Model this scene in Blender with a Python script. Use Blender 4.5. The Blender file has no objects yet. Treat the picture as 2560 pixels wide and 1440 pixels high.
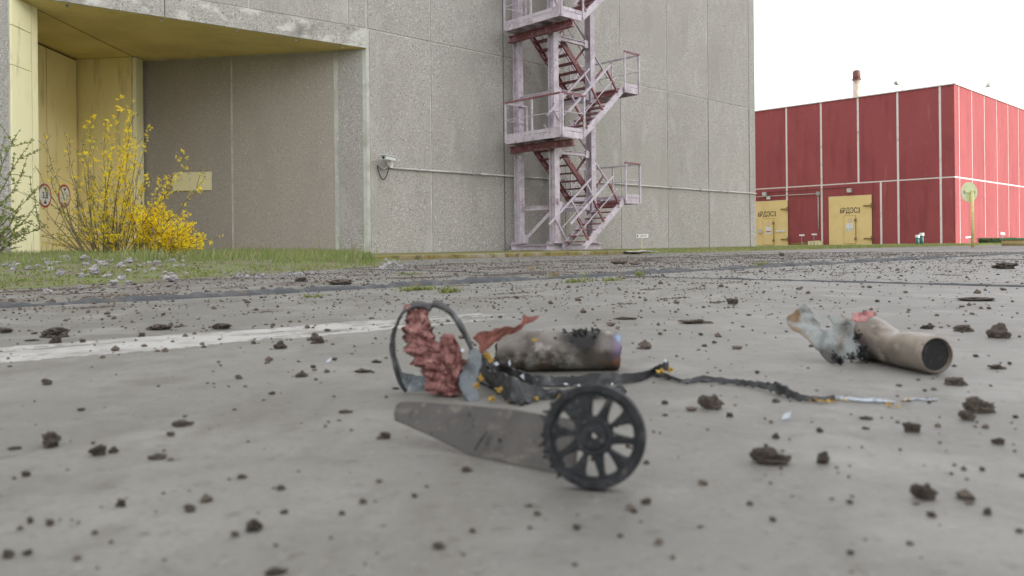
import bpy, bmesh, math, random
from mathutils import Vector, Matrix, noise, Quaternion
from math import sin, cos, pi, radians

random.seed(7)
S = bpy.context.scene
C = S.collection

# ------------------------------------------------------------------ camera, light, exposure
F_PX, H_CAM, ROLL, HORIZ = 2025.0, 0.23, radians(0.6), 612.0    # focal length in photo pixels, eye height, roll
cam_d = bpy.data.cameras.new("camera")
cam = bpy.data.objects.new("camera", cam_d); C.objects.link(cam)
cam.location = (0, 0, H_CAM)
cam.rotation_euler = (pi / 2, ROLL, 0)
cam_d.sensor_width = 36.0
cam_d.lens = 36.0 * F_PX / 2560.0
cam_d.shift_y = -(720 - HORIZ) / 2560.0
cam_d.clip_start, cam_d.clip_end = 0.02, 3000
cam_d.dof.use_dof = True
cam_d.dof.focus_distance = 9.0
cam_d.dof.aperture_fstop = 6.4
S.camera = cam

SUN_EL, SUN_AZ = radians(14), radians(115)      # azimuth clockwise from +Y
w = bpy.data.worlds.new("World"); S.world = w; w.use_nodes = True
nt = w.node_tree; nt.nodes.clear()
sky = nt.nodes.new("ShaderNodeTexSky"); sky.sky_type = 'NISHITA'; sky.sun_disc = False
sky.sun_elevation = SUN_EL; sky.sun_rotation = SUN_AZ
sky.dust_density = 4.0; sky.air_density = 1.0; sky.ozone_density = 1.0
hsv = nt.nodes.new("ShaderNodeHueSaturation"); hsv.inputs['Saturation'].default_value = 0.22
mixw = nt.nodes.new("ShaderNodeMix"); mixw.data_type = 'RGBA'
mixw.inputs[0].default_value = 0.62
mixw.inputs[7].default_value = (9.6, 9.7, 10.0, 1)              # an even white overcast veil
bg = nt.nodes.new("ShaderNodeBackground"); bg.inputs[1].default_value = 0.125
wo = nt.nodes.new("ShaderNodeOutputWorld")
nt.links.new(sky.outputs[0], hsv.inputs['Color']); nt.links.new(hsv.outputs[0], mixw.inputs[6])
nt.links.new(mixw.outputs[2], bg.inputs[0]); nt.links.new(bg.outputs[0], wo.inputs[0])

sun_d = bpy.data.lights.new("sun", 'SUN'); sun_d.energy = 2.7; sun_d.angle = radians(1.5); sun_d.color = (1.0, 0.95, 0.88)
sun = bpy.data.objects.new("sun", sun_d); C.objects.link(sun); sun.location = (20, -5, 30)
sdir = Vector((sin(SUN_AZ) * cos(SUN_EL), cos(SUN_AZ) * cos(SUN_EL), sin(SUN_EL)))
sun.rotation_euler = (-sdir).to_track_quat('-Z', 'Y').to_euler()
S.view_settings.view_transform = 'Standard'; S.view_settings.look = 'None'
S.view_settings.exposure = 0.92; S.view_settings.gamma = 1.0
S.view_settings.use_curve_mapping = False

# ------------------------------------------------------------------ helpers
def tag(o, label=None, cat=None, group=None, kind=None):
    if label: o["label"] = label
    if cat: o["category"] = cat
    if group: o["group"] = group
    if kind: o["kind"] = kind
    return o

def thing(name, label, cat, loc=(0, 0, 0), group=None):
    o = bpy.data.objects.new(name, None); C.objects.link(o); o.location = loc
    o.empty_display_size = 0.1
    return tag(o, label, cat, group)

def struct(name, loc=(0, 0, 0)):
    o = bpy.data.objects.new(name, None); C.objects.link(o); o.location = loc
    o["kind"] = "structure"; return o

def link(name, me, parent=None, loc=(0, 0, 0)):
    o = bpy.data.objects.new(name, me); C.objects.link(o); o.location = loc
    if parent is not None: o.parent = parent
    return o

def wloc(o):
    v = Vector(o.location)
    while o.parent is not None:
        o = o.parent; v += Vector(o.location)
    return v

class MB:
    def __init__(s): s.v, s.f, s.m = [], [], []
    def add(s, vs, fs, mi=0):
        b = len(s.v); s.v += [Vector(p) for p in vs]
        s.f += [tuple(b + i for i in f) for f in fs]; s.m += [mi] * len(fs); return s
    def box(s, o, ax, ay, az, mi=0):
        """corner o and three edge vectors"""
        o, ax, ay, az = map(Vector, (o, ax, ay, az))
        vs = [o, o + ax, o + ax + ay, o + ay]; vs += [p + az for p in vs]
        return s.add(vs, [(0, 3, 2, 1), (4, 5, 6, 7), (0, 1, 5, 4), (1, 2, 6, 5), (2, 3, 7, 6), (3, 0, 4, 7)], mi)
    def cbox(s, c, x, y, z, mi=0):
        return s.box((c[0] - x / 2, c[1] - y / 2, c[2] - z / 2), (x, 0, 0), (0, y, 0), (0, 0, z), mi)
    def bar(s, p0, p1, w, h, up=(0, 0, 1), mi=0):
        p0, p1 = Vector(p0), Vector(p1); d = p1 - p0
        side = d.cross(Vector(up))
        if side.length < 1e-6: side = d.cross(Vector((1, 0, 0)))
        side.normalize(); u = side.cross(d).normalized()
        return s.box(p0 - side * w / 2 - u * h / 2, side * w, d, u * h, mi)
    def tube(s, pts, r, n=8, caps=True, mi=0):
        pts = [Vector(p) for p in pts]; rs = r if isinstance(r, (list, tuple)) else [r] * len(pts)
        b = len(s.v); ref = None
        for i, p in enumerate(pts):
            t = (pts[min(i + 1, len(pts) - 1)] - pts[max(i - 1, 0)]).normalized()
            if ref is None:
                ref = t.cross(Vector((0, 0, 1)))
                if ref.length < 1e-3: ref = t.cross(Vector((1, 0, 0)))
            ref = (ref - t * ref.dot(t)).normalized(); q = t.cross(ref)
            for k in range(n):
                a = 2 * pi * k / n
                s.v.append(p + (ref * cos(a) + q * sin(a)) * rs[i])
        for i in range(len(pts) - 1):
            for k in range(n):
                k2 = (k + 1) % n
                s.f.append((b + i * n + k, b + i * n + k2, b + (i + 1) * n + k2, b + (i + 1) * n + k)); s.m.append(mi)
        if caps:
            s.f.append(tuple(b + k for k in reversed(range(n)))); s.m.append(mi)
            e = b + (len(pts) - 1) * n
            s.f.append(tuple(e + k for k in range(n))); s.m.append(mi)
        return s
    def disc(s, c, nrm, r, t, n=28, mi=0):
        c, nrm = Vector(c), Vector(nrm).normalized()
        return s.tube([c, c + nrm * t], r, n, True, mi)
    def mesh(s, name, mats, origin=(0, 0, 0), smooth=False):
        o = Vector(origin)
        me = bpy.data.meshes.new(name); me.from_pydata([tuple(p - o) for p in s.v], [], s.f)
        for m in (mats if isinstance(mats, (list, tuple)) else [mats]): me.materials.append(m)
        if any(s.m): me.polygons.foreach_set("material_index", s.m)
        if smooth: me.polygons.foreach_set("use_smooth", [True] * len(me.polygons))
        me.update(); return me
    def build(s, name, mats, parent=None, smooth=False):
        if parent is not None:
            return link(name, s.mesh(name, mats, wloc(parent), smooth), parent)
        n = len(s.v); o = Vector((sum(p.x for p in s.v) / n, sum(p.y for p in s.v) / n, min(p.z for p in s.v)))
        return link(name, s.mesh(name, mats, o, smooth), None, o)

def bevel(o, wdt, seg=1):
    m = o.modifiers.new("bevel", 'BEVEL'); m.width = wdt; m.segments = seg; m.limit_method = 'ANGLE'; return o

# ---- the lens: a photo pixel is a ray; real positions come from meeting it with real surfaces
_cr, _sr = cos(ROLL), sin(ROLL)
def ray(px, py):
    dx, dy = px - 1280, HORIZ - py
    return Vector(((dx * _cr + dy * _sr) / F_PX, 1.0, (-dx * _sr + dy * _cr) / F_PX))
def at(px, py, Y): return Vector((0, 0, H_CAM)) + ray(px, py) * Y
def ground(px, py, z=0.0):
    r = ray(px, py); return at(px, py, (z - H_CAM) / r.z)

class Wall:
    """a vertical plane: origin, reading direction d (to the right for someone facing it), outward normal n"""
    def __init__(s, o, d):
        s.o = Vector((o[0], o[1], 0)); s.d = Vector((d[0], d[1], 0)).normalized(); s.n = Vector((s.d.y, -s.d.x, 0))
    def hit(s, px, py, out=0.0):
        r = ray(px, py); c = Vector((0, 0, H_CAM)); o = s.o + s.n * out
        t = (o - c).dot(s.n) / r.dot(s.n); p = c + r * t
        return (p - s.o).dot(s.d), p.z
    def p(s, a, z, out=0.0): return s.o + s.d * a + s.n * out + Vector((0, 0, z))
    def box(s, mb, a0, a1, z0, z1, t0, t1, mi=0):
        return mb.box(s.p(a0, z0, t0), s.d * (a1 - a0), s.n * (t1 - t0), (0, 0, z1 - z0), mi)

# ------------------------------------------------------------------ materials
def mat(name, base, layers=(), rough=0.85, metal=0.0, bump=None, coords='Object', rnd=0.0, spots=(), spec=0.5, band=None, bump2=None, trans=0.0, cracks=None):
    """layers: (colour, scale, detail, lo, hi[, stretch[, strength]]) noise masks mixed in turn; spots: (colour, centre, r0, r1, wobble)"""
    m = bpy.data.materials.new(name); m.use_nodes = True; t = m.node_tree; N, L = t.nodes, t.links
    bs = N["Principled BSDF"]; bs.inputs['Roughness'].default_value = rough; bs.inputs['Metallic'].default_value = metal
    bs.inputs['Specular IOR Level'].default_value = spec
    if coords == 'World':
        g = N.new("ShaderNodeNewGeometry"); co = g.outputs['Position']
    else:
        g = N.new("ShaderNodeTexCoord"); co = g.outputs['Object']
    info = N.new("ShaderNodeObjectInfo")
    if rnd and coords != 'World':      # each copy gets its own piece of the noise
        cv = N.new("ShaderNodeCombineXYZ"); mm = N.new("ShaderNodeMath"); mm.operation = 'MULTIPLY'; mm.inputs[1].default_value = 37.0
        L.new(info.outputs['Random'], mm.inputs[0])
        for i in range(3): L.new(mm.outputs[0], cv.inputs[i])
        va = N.new("ShaderNodeVectorMath"); va.operation = 'ADD'; L.new(co, va.inputs[0]); L.new(cv.outputs[0], va.inputs[1])
        nco = va.outputs[0]
    else: nco = co
    rgb = N.new("ShaderNodeRGB"); rgb.outputs[0].default_value = (*base, 1); cur = rgb.outputs[0]
    def nz(scale, detail, stretch):
        n = N.new("ShaderNodeTexNoise"); n.inputs['Scale'].default_value = scale; n.inputs['Detail'].default_value = detail
        n.inputs['Roughness'].default_value = 0.6
        src = nco
        if stretch:
            mp = N.new("ShaderNodeMapping"); mp.inputs['Scale'].default_value = stretch[:3]
            if len(stretch) > 3: mp.inputs['Rotation'].default_value = (0, 0, stretch[3])
            L.new(nco, mp.inputs[0]); src = mp.outputs[0]
        L.new(src, n.inputs['Vector']); return n.outputs[0]
    def mix(fac, col):
        nonlocal cur
        x = N.new("ShaderNodeMix"); x.data_type = 'RGBA'
        if hasattr(fac, 'node'): L.new(fac, x.inputs[0])
        else: x.inputs[0].default_value = fac
        L.new(cur, x.inputs[6]); x.inputs[7].default_value = (*col, 1); cur = x.outputs[2]
    def ramp(v, lo, hi, top=1.0):
        r = N.new("ShaderNodeMapRange"); r.inputs[1].default_value = lo; r.inputs[2].default_value = hi; r.inputs[4].default_value = top
        L.new(v, r.inputs[0]); return r.outputs[0]
    for ly in layers:
        col, sc, det, lo, hi = ly[:5]; st = ly[5] if len(ly) > 5 else None; top = ly[6] if len(ly) > 6 else 1.0
        mix(ramp(nz(sc, det, st), lo, hi, top), col)
    for (col, cen, r0, r1, wob) in spots:
        d = N.new("ShaderNodeVectorMath"); d.operation = 'DISTANCE'; L.new(co, d.inputs[0]); d.inputs[1].default_value = cen
        a = N.new("ShaderNodeMath"); a.operation = 'MULTIPLY_ADD'; a.inputs[1].default_value = wob
        L.new(nz(1.0 / max(r1, 1e-4) * 1.6, 4, None), a.inputs[0]); L.new(d.outputs['Value'], a.inputs[2])
        mix(ramp(a.outputs[0], r1 + wob * .5, r0 + wob * .5), col)
    if band:   # (colour, direction, lo, hi, soft, noise scale, lo, hi): a belt of soil across the ground
        col, dr, lo, hi, soft, sc, nlo, nhi = band
        dt = N.new("ShaderNodeVectorMath"); dt.operation = 'DOT_PRODUCT'; L.new(co, dt.inputs[0]); dt.inputs[1].default_value = dr
        a, b = ramp(dt.outputs['Value'], lo - soft, lo), ramp(dt.outputs['Value'], hi + soft, hi)
        mu = N.new("ShaderNodeMath"); mu.operation = 'MULTIPLY'; L.new(a, mu.inputs[0]); L.new(b, mu.inputs[1])
        mv = N.new("ShaderNodeMath"); mv.operation = 'MULTIPLY'; L.new(mu.outputs[0], mv.inputs[0]); L.new(ramp(nz(sc, 6, None), nlo, nhi), mv.inputs[1])
        mix(mv.outputs[0], col)
    if cracks:   # (colour, scale, width): hairlines where a slow noise crosses its middle, broken up by another
        col, sc, wd = cracks
        a = N.new("ShaderNodeMath"); a.operation = 'SUBTRACT'; a.inputs[1].default_value = .5; L.new(nz(sc, 5, None), a.inputs[0])
        b = N.new("ShaderNodeMath"); b.operation = 'ABSOLUTE'; L.new(a.outputs[0], b.inputs[0])
        mv = N.new("ShaderNodeMath"); mv.operation = 'MULTIPLY'; L.new(ramp(b.outputs[0], wd, wd * .3), mv.inputs[0]); L.new(ramp(nz(sc * .45, 2, (1, 1, 1, .5)), .52, .58), mv.inputs[1])
        mix(mv.outputs[0], col)
    if rnd:
        h = N.new("ShaderNodeHueSaturation"); mr = N.new("ShaderNodeMapRange"); L.new(info.outputs['Random'], mr.inputs[0])
        mr.inputs[3].default_value = 1 - rnd; mr.inputs[4].default_value = 1 + rnd
        L.new(mr.outputs[0], h.inputs['Value']); L.new(cur, h.inputs['Color']); cur = h.outputs[0]
    L.new(cur, bs.inputs['Base Color'])
    prev = None
    for bp in (bump, bump2):
        if not bp: continue
        b = N.new("ShaderNodeBump"); b.inputs['Strength'].default_value = bp[1]; b.inputs['Distance'].default_value = bp[2]
        L.new(nz(bp[0], 6, None), b.inputs['Height'])
        if prev: L.new(prev, b.inputs['Normal'])
        prev = b.outputs[0]
    if prev: L.new(prev, bs.inputs['Normal'])
    if trans:
        tr = N.new("ShaderNodeBsdfTranslucent"); L.new(cur, tr.inputs[0]); mx = N.new("ShaderNodeMixShader"); mx.inputs[0].default_value = trans
        L.new(bs.outputs[0], mx.inputs[1]); L.new(tr.outputs[0], mx.inputs[2]); L.new(mx.outputs[0], N["Material Output"].inputs[0])
    return m

U = Vector((0.723, 0.691, 0)).normalized()          # along the long facades, away to the right
V = Vector((-0.691, 0.723, 0)).normalized()         # across the yard, away to the left

M = {}
M['slab'] = mat('pavement concrete', (0.178, 0.174, 0.157),
    [((0.133, 0.129, 0.114), 1.1, 7, .42, .60), ((0.221, 0.216, 0.198), 3.7, 6, .5, .68), ((0.115, 0.103, 0.085), 4.5, 8, .54, .66, (1, .35, 1, .76), .65), ((0.122, 0.113, 0.099), 13, 8, .54, .68, None, .6),
     ((0.090, 0.077, 0.063), 48, 4, .58, .70, None, .6), ((0.279, 0.270, 0.252), 90, 3, .62, .72, None, .55), ((0.081, 0.072, 0.063), 22, 5, .64, .70, None, .7), ((0.099, 0.095, 0.090), 140, 3, .58, .68, None, .5), ((0.077, 0.059, 0.045), 2.6, 9, .60, .70, (1, 1, 1), .5)],
    rough=.56, coords='World', bump=(70, .4, .005), bump2=(9, .25, .01),
    band=((0.095, 0.074, 0.06), tuple(V), 4.4, 7.6, .9, 2.6, .50, .64))
M['base'] = mat('dry ground', (0.12, 0.11, 0.075), [((0.08, 0.10, 0.04), 0.6, 6, .4, .6)], coords='World')
M['bitumen'] = mat('bitumen joint', (0.055, 0.06, 0.065), [((0.12, 0.12, 0.12), 14, 5, .5, .7), ((0.11, .085, .06), 6, 5, .55, .7)], rough=.8, bump=(40, .5, .01), coords='World')
M['paint_line'] = mat('worn white line paint', (0.37, 0.365, 0.345), [((0.27, 0.26, 0.24), 8, 6, .46, .62), ((0.22, .21, .19), 26, 6, .58, .70)], rough=.8, coords='World', bump=(60, .2, .004))
M['soil'] = mat('verge soil', (0.15, 0.125, 0.085), [((0.14, 0.16, 0.06), 3, 5, .4, .55), ((0.2, .18, .15), 22, 4, .58, .7)], coords='World', bump=(30, .6, .03))
M['lawn'] = mat('mossy lawn ground', (0.20, 0.165, 0.055), [((0.11, 0.14, 0.035), 1.2, 6, .45, .6), ((0.24, .2, .12), 9, 5, .55, .7)], coords='World', bump=(30, .5, .02))
M['kerb'] = mat('mossy kerb', (0.22, 0.17, 0.055), [((0.30, 0.28, 0.22), 2.2, 6, .5, .62), ((0.12, .10, .04), 7, 6, .52, .66)], coords='World', bump=(40, .4, .01))
AGG = [((0.25, 0.238, 0.22), 30, 3, .48, .58, None, .75), ((0.62, 0.605, 0.575), 20, 2, .60, .67, None, .85), ((0.13, 0.125, 0.115), 17, 2, .63, .69, None, .85)]
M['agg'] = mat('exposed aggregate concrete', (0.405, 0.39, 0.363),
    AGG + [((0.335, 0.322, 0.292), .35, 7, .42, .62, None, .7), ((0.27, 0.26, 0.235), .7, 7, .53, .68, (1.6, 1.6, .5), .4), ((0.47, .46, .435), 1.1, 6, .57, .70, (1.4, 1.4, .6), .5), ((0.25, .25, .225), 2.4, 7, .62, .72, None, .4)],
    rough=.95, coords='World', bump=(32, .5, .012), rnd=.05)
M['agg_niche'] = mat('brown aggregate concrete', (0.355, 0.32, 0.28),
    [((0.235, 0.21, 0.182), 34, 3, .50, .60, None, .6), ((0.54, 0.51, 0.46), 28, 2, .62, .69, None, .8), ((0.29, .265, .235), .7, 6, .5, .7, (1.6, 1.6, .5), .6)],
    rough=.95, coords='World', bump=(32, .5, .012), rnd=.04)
M['mortar'] = mat('joint mortar', (0.50, 0.51, 0.455), [((0.36, 0.36, 0.315), 2, 6, .45, .65), ((0.58, .585, .53), 7, 5, .55, .7)], coords='World', bump=(20, .4, .01))
M['dark_joint'] = mat('open dark joint', (0.05, 0.055, 0.055), coords='World')
M['lintel'] = mat('weathered lintel concrete', (0.42, 0.41, 0.375), AGG + [((0.60, 0.595, 0.55), 1.6, 7, .52, .63, (1, 1, 1.6), .9), ((0.16, .15, .13), 1.1, 6, .55, .7)],
    rough=.95, coords='World', bump=(30, .5, .012))
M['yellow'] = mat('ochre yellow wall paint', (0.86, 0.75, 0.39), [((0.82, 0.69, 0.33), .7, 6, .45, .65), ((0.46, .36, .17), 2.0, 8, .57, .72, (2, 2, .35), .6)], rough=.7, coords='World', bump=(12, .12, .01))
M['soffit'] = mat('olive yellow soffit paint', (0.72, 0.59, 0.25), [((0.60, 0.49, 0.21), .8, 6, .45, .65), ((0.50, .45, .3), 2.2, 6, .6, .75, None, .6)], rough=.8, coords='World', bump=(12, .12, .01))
M['cream'] = mat('pale yellow jamb paint', (0.86, 0.82, 0.52), [((0.82, 0.75, 0.46), 1.2, 6, .5, .7), ((0.45, .36, .22), 2.2, 8, .58, .72, (2, 2, .4), .55)], rough=.65, coords='World', bump=(10, .1, .01))
M['plaque'] = mat('cream plaque paint', (0.74, 0.68, 0.42), [((0.5, 0.42, 0.22), 6, 5, .55, .7)], rough=.7, coords='World')
M['lilac'] = mat('lilac steel paint', (0.53, 0.485, 0.535), [((0.41, 0.345, 0.39), 3, 6, .46, .64), ((0.26, .105, .10), 9, 7, .61, .68), ((0.64, .60, .64), 7, 4, .55, .7)], rough=.55, coords='World')
M['maroon'] = mat('maroon steel paint', (0.215, 0.075, 0.08), [((0.36, 0.22, 0.24), 5, 5, .5, .68), ((0.12, .035, .035), 9, 4, .55, .7)], rough=.55, coords='World')
M['red'] = mat('maroon red render', (0.315, 0.072, 0.076), [((0.285, 0.062, 0.067), .5, 6, .45, .65), ((0.35, .092, .092), 5, 5, .56, .72, None, .6), ((0.23, .05, .055), 1.2, 7, .52, .66, (2.2, 2.2, .22), .75), ((0.40, .15, .15), 1.6, 7, .60, .72, (2.5, 2.5, .3), .5)],
    rough=.9, coords='World', bump=(14, .5, .02), rnd=.03)
M['seal'] = mat('white joint seal', (0.74, 0.70, 0.69), [((0.5, .4, .39), 2.5, 6, .58, .72)], rough=.6, coords='World')
M['door'] = mat('ochre door paint', (0.78, 0.60, 0.28), [((0.72, 0.54, 0.24), 1.4, 5, .45, .65), ((0.40, .27, .12), 6, 7, .66, .76, None, .6)], rough=.55, coords='World')
M['door_dark'] = mat('door shadow gap', (0.13, 0.075, 0.03), coords='World')
M['hinge'] = mat('rusty ochre hinge', (0.26, 0.18, 0.07), [((0.12, .06, .03), 9, 4, .5, .65)], rough=.7, coords='World')
M['ink'] = mat('dark stencil paint', (0.075, 0.06, 0.045), rough=.8, coords='World')
M['sign_white'] = mat('white sign face', (0.74, 0.74, 0.73), [((0.6, .6, .58), 6, 4, .5, .7)], rough=.5, coords='World')
M['sign_red'] = mat('red sign border', (0.45, 0.03, 0.035), rough=.5, coords='World')
M['sign_back'] = mat('pale yellow green sign back', (0.66, 0.72, 0.44), [((0.62, .62, .32), 3, 4, .45, .65)], rough=.55, coords='World')
M['pole_yellow'] = mat('yellow post paint', (0.70, 0.66, 0.26), [((0.5, .42, .12), 5, 4, .5, .7)], rough=.5, coords='World')
M['pipe'] = mat('grey white conduit', (0.55, 0.55, 0.52), [((0.38, .37, .34), 3, 5, .5, .7)], rough=.5, coords='World')
M['dev_white'] = mat('white enamel', (0.74, 0.76, 0.77), [((0.6, .61, .6), 8, 4, .5, .7)], rough=.4, coords='World')
M['grey_box'] = mat('grey fitting', (0.36, 0.36, 0.34), [((0.25, .24, .22), 12, 4, .5, .7)], rough=.5, coords='World')
M['cable'] = mat('black cable', (0.03, 0.025, 0.022), rough=.6, coords='World')
M['teal'] = mat('teal pipe paint', (0.035, 0.17, 0.15), [((0.05, .12, .1), 5, 4, .5, .7)], rough=.5, coords='World')
M['tank'] = mat('buff tank wall', (0.52, 0.40, 0.18), [((0.45, .33, .14), 3, 5, .5, .7)], rough=.7, coords='World')
M['tank_rim'] = mat('green tank rim', (0.10, 0.26, 0.13), rough=.5, coords='World')
M['stack_red'] = mat('rusty chimney cowl', (0.16, 0.055, 0.04), [((0.1, .05, .045), 3, 4, .45, .6)], rough=.6, coords='World')
M['stack'] = mat('galvanised chimney pipe', (0.55, 0.46, 0.38), [((0.42, .3, .2), 2.5, 4, .45, .65)], rough=.45, metal=.3, coords='World')
M['clod'] = mat('dry brown earth', (0.118, 0.094, 0.075), [((0.075, 0.059, 0.047), 60, 5, .45, .6), ((0.16, .13, .105), 130, 4, .55, .7)], rough=.95, bump=(160, .8, .004), rnd=.28)
M['clod_dust'] = mat('scattered earth crumbs', (0.08, 0.062, 0.049), [((0.11, 0.085, 0.065), 2.2, 5, .4, .65)], rough=.95, coords='World')
M['stone'] = mat('pale lilac grey stone', (0.36, 0.345, 0.36), [((0.25, 0.235, 0.245), 14, 5, .45, .62), ((0.46, .43, .42), 30, 4, .56, .7), ((0.30, .22, .19), 9, 4, .6, .72)], rough=.9, bump=(40, .5, .01), rnd=.22)
M['grass'] = mat('spring grass blade', (0.185, 0.255, 0.065), [((0.29, 0.33, 0.12), 1.3, 5, .42, .62), ((0.30, .27, .13), 9, 3, .58, .68)], rough=.6, coords='World', trans=.4)
M['weed'] = mat('yellow green weed leaf', (0.26, 0.29, 0.085), [((0.17, .21, .06), 20, 3, .45, .6)], rough=.6, coords='World', trans=.4)
M['dry'] = mat('dry straw', (0.28, 0.23, 0.14), rough=.8, coords='World')
M['leaf'] = mat('young shrub leaf', (0.26, 0.33, 0.10), [((0.34, .40, .13), 5, 3, .45, .6)], rough=.5, coords='World', trans=.4)
M['bud'] = mat('olive bud leaf', (0.33, 0.34, 0.075), [((0.21, .25, .07), 6, 3, .45, .6)], rough=.5, coords='World', trans=.4)
M['flower'] = mat('forsythia yellow petal', (0.95, 0.78, 0.02), [((0.85, 0.60, 0.01), 9, 3, .45, .62)], rough=.6, coords='World', trans=.4)
M['bark'] = mat('olive brown bark', (0.20, 0.155, 0.095), [((0.12, .09, .055), 7, 4, .45, .6)], rough=.85, coords='World')
M['hedge'] = mat('clipped hedge leaf', (0.045, 0.075, 0.02), [((0.075, .11, .03), 6, 3, .45, .6)], rough=.6, coords='World')
M['rubble'] = mat('pale broken concrete', (0.46, 0.45, 0.41), [((0.27, .25, .21), 5, 6, .5, .65)], rough=.9, bump=(20, .6, .02))
# debris
M['wheel'] = mat('black blue moulded plastic', (0.008, 0.0095, 0.0115), [((0.020, 0.023, 0.026), 60, 5, .45, .65), ((0.085, .075, .063), 70, 6, .58, .70, None, .8), ((0.12, .11, .095), 240, 4, .62, .72)], rough=.5, spec=.3, bump=(220, .25, .002))
M['blade'] = mat('dull brown grey blade', (0.062, 0.057, 0.052), [((0.085, 0.078, 0.07), 14, 6, .45, .68), ((0.045, .041, .038), 40, 5, .56, .7), ((0.15, .135, .115), 26, 7, .56, .70, (1, 1, 3), .7), ((0.2, .18, .15), 120, 4, .62, .72, None, .7), ((0.02, .02, .02), 60, 5, .63, .69, (1, 1, .3), .8)], rough=.62, spec=.3, bump=(180, .12, .001))
M['blade_slot'] = mat('dark scratch', (0.015, 0.015, 0.016), rough=.7)
M['copper'] = mat('crumpled copper red foil', (0.31, 0.150, 0.135), [((0.18, 0.072, 0.066), 40, 6, .45, .60), ((0.50, .29, .255), 70, 4, .58, .7)], rough=.36, metal=.6, bump=(170, .9, .004), bump2=(60, .7, .008))
M['rust_plate'] = mat('rust red torn plate', (0.20, 0.068, 0.048), [((0.13, 0.045, 0.035), 60, 6, .45, .62), ((0.28, .12, .09), 120, 4, .6, .72)], rough=.7, bump=(150, .4, .002))
M['strap'] = mat('grey galvanised strap', (0.125, 0.145, 0.155), [((0.07, 0.08, 0.085), 45, 6, .45, .6), ((0.25, .275, .285), 90, 4, .6, .72), ((0.19, .12, .06), 70, 5, .64, .74)], rough=.5, metal=.4, bump=(200, .35, .002))
M['strap_dark'] = mat('sooty dark strap', (0.028, 0.029, 0.031), [((0.11, 0.115, 0.115), 45, 6, .5, .66), ((0.02, .02, .02), 90, 4, .55, .7)], rough=.55, metal=.2, bump=(200, .4, .002))
M['char'] = mat('charred black strip', (0.014, 0.015, 0.017), [((0.06, 0.062, 0.066), 50, 6, .48, .64), ((0.17, .145, .10), 110, 5, .64, .73)], rough=.5, bump=(180, .5, .003))
M['foam'] = mat('ochre foam residue', (0.46, 0.29, 0.045), [((0.30, .2, .06), 200, 4, .45, .62)], rough=.8)
M['flake'] = mat('pale silver flake', (0.38, 0.42, 0.46), [((0.22, .24, .26), 120, 4, .5, .65)], rough=.45, metal=.2)
M['tube'] = mat('heat stained metal tube', (0.165, 0.150, 0.130),
    [((0.085, 0.070, 0.056), 14, 6, .44, .60), ((0.33, .32, .29), 22, 6, .53, .66), ((0.055, .048, .043), 30, 6, .57, .68), ((0.15, .11, .075), 17, 5, .60, .72)],
    rough=.42, metal=.45, bump=(60, .25, .004),
    spots=[((0.17, 0.13, 0.20), (.232, -.02, .04), .016, .034, .014), ((0.22, .36, .55), (.228, -.014, .058), .006, .015, .008), ((0.40, .17, .06), (.222, -.03, .012), .006, .018, .01),
           ((0.012, 0.011, 0.010), (.155, -.014, .066), .026, .048, .030)])
M['soot'] = mat('soot', (0.010, 0.010, 0.010), [((0.05, .048, .046), 90, 5, .55, .7)], rough=.8, bump=(150, .6, .003))
M['can'] = mat('sand coloured tube with scorch and painted shade', (0.265, 0.228, 0.19),
    [((0.165, 0.138, 0.11), 11, 7, .42, .60), ((0.38, .345, .30), 26, 5, .56, .68), ((0.12, .085, .065), 30, 6, .58, .68)],
    rough=.32, metal=.4, bump=(50, .2, .003),
    spots=[((0.10, 0.068, 0.06), (-.058, .150, .034), .012, .034, .022), ((0.022, .020, .019), (-.045, .135, .004), .016, .036, .022), ((0.03, .026, .024), (-.062, .188, .02), .02, .04, .022),
           ((0.05, .042, .036), (-.02, .09, .0), .012, .03, .016), ((0.16, .11, .07), (.036, .0, .034), .004, .026, .014)])  # first spot here is underside shading painted in, second the browned rim
M['white_shell'] = mat('pale blue grey painted shell', (0.235, 0.255, 0.25), [((0.14, 0.138, 0.122), 26, 6, .46, .60), ((0.15, .095, .055), 18, 6, .57, .65), ((0.045, .04, .036), 24, 6, .57, .66)], rough=.5, bump=(90, .3, .003),
    spots=[((0.17, 0.105, 0.05), (-.064, .042, .090), .013, .022, .012), ((0.19, .11, .05), (-.072, .030, .056), .008, .022, .014), ((0.17, .10, .05), (-.055, .022, .036), .008, .022, .014), ((0.045, .04, .035), (-.012, .004, .010), .016, .042, .025)])
M['pink'] = mat('salmon red foil', (0.34, 0.14, 0.128), [((0.10, .05, .045), 70, 5, .47, .58), ((0.62, .42, .38), 130, 4, .6, .7)], rough=.4, metal=.3, bump=(200, .4, .002))

# ------------------------------------------------------------------ the ground
b = MB(); b.add([(-900, -900, -.06), (900, -900, -.06), (900, 900, -.06), (-900, 900, -.06)], [(0, 1, 2, 3)])
o = b.build('ground', M['base']); o["kind"] = "structure"

def uv(a, wv, z=0.0):
    """yard coordinates: a along the facades, wv across the yard towards them"""
    return U * a + V * wv + Vector((0, 0, z))

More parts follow.
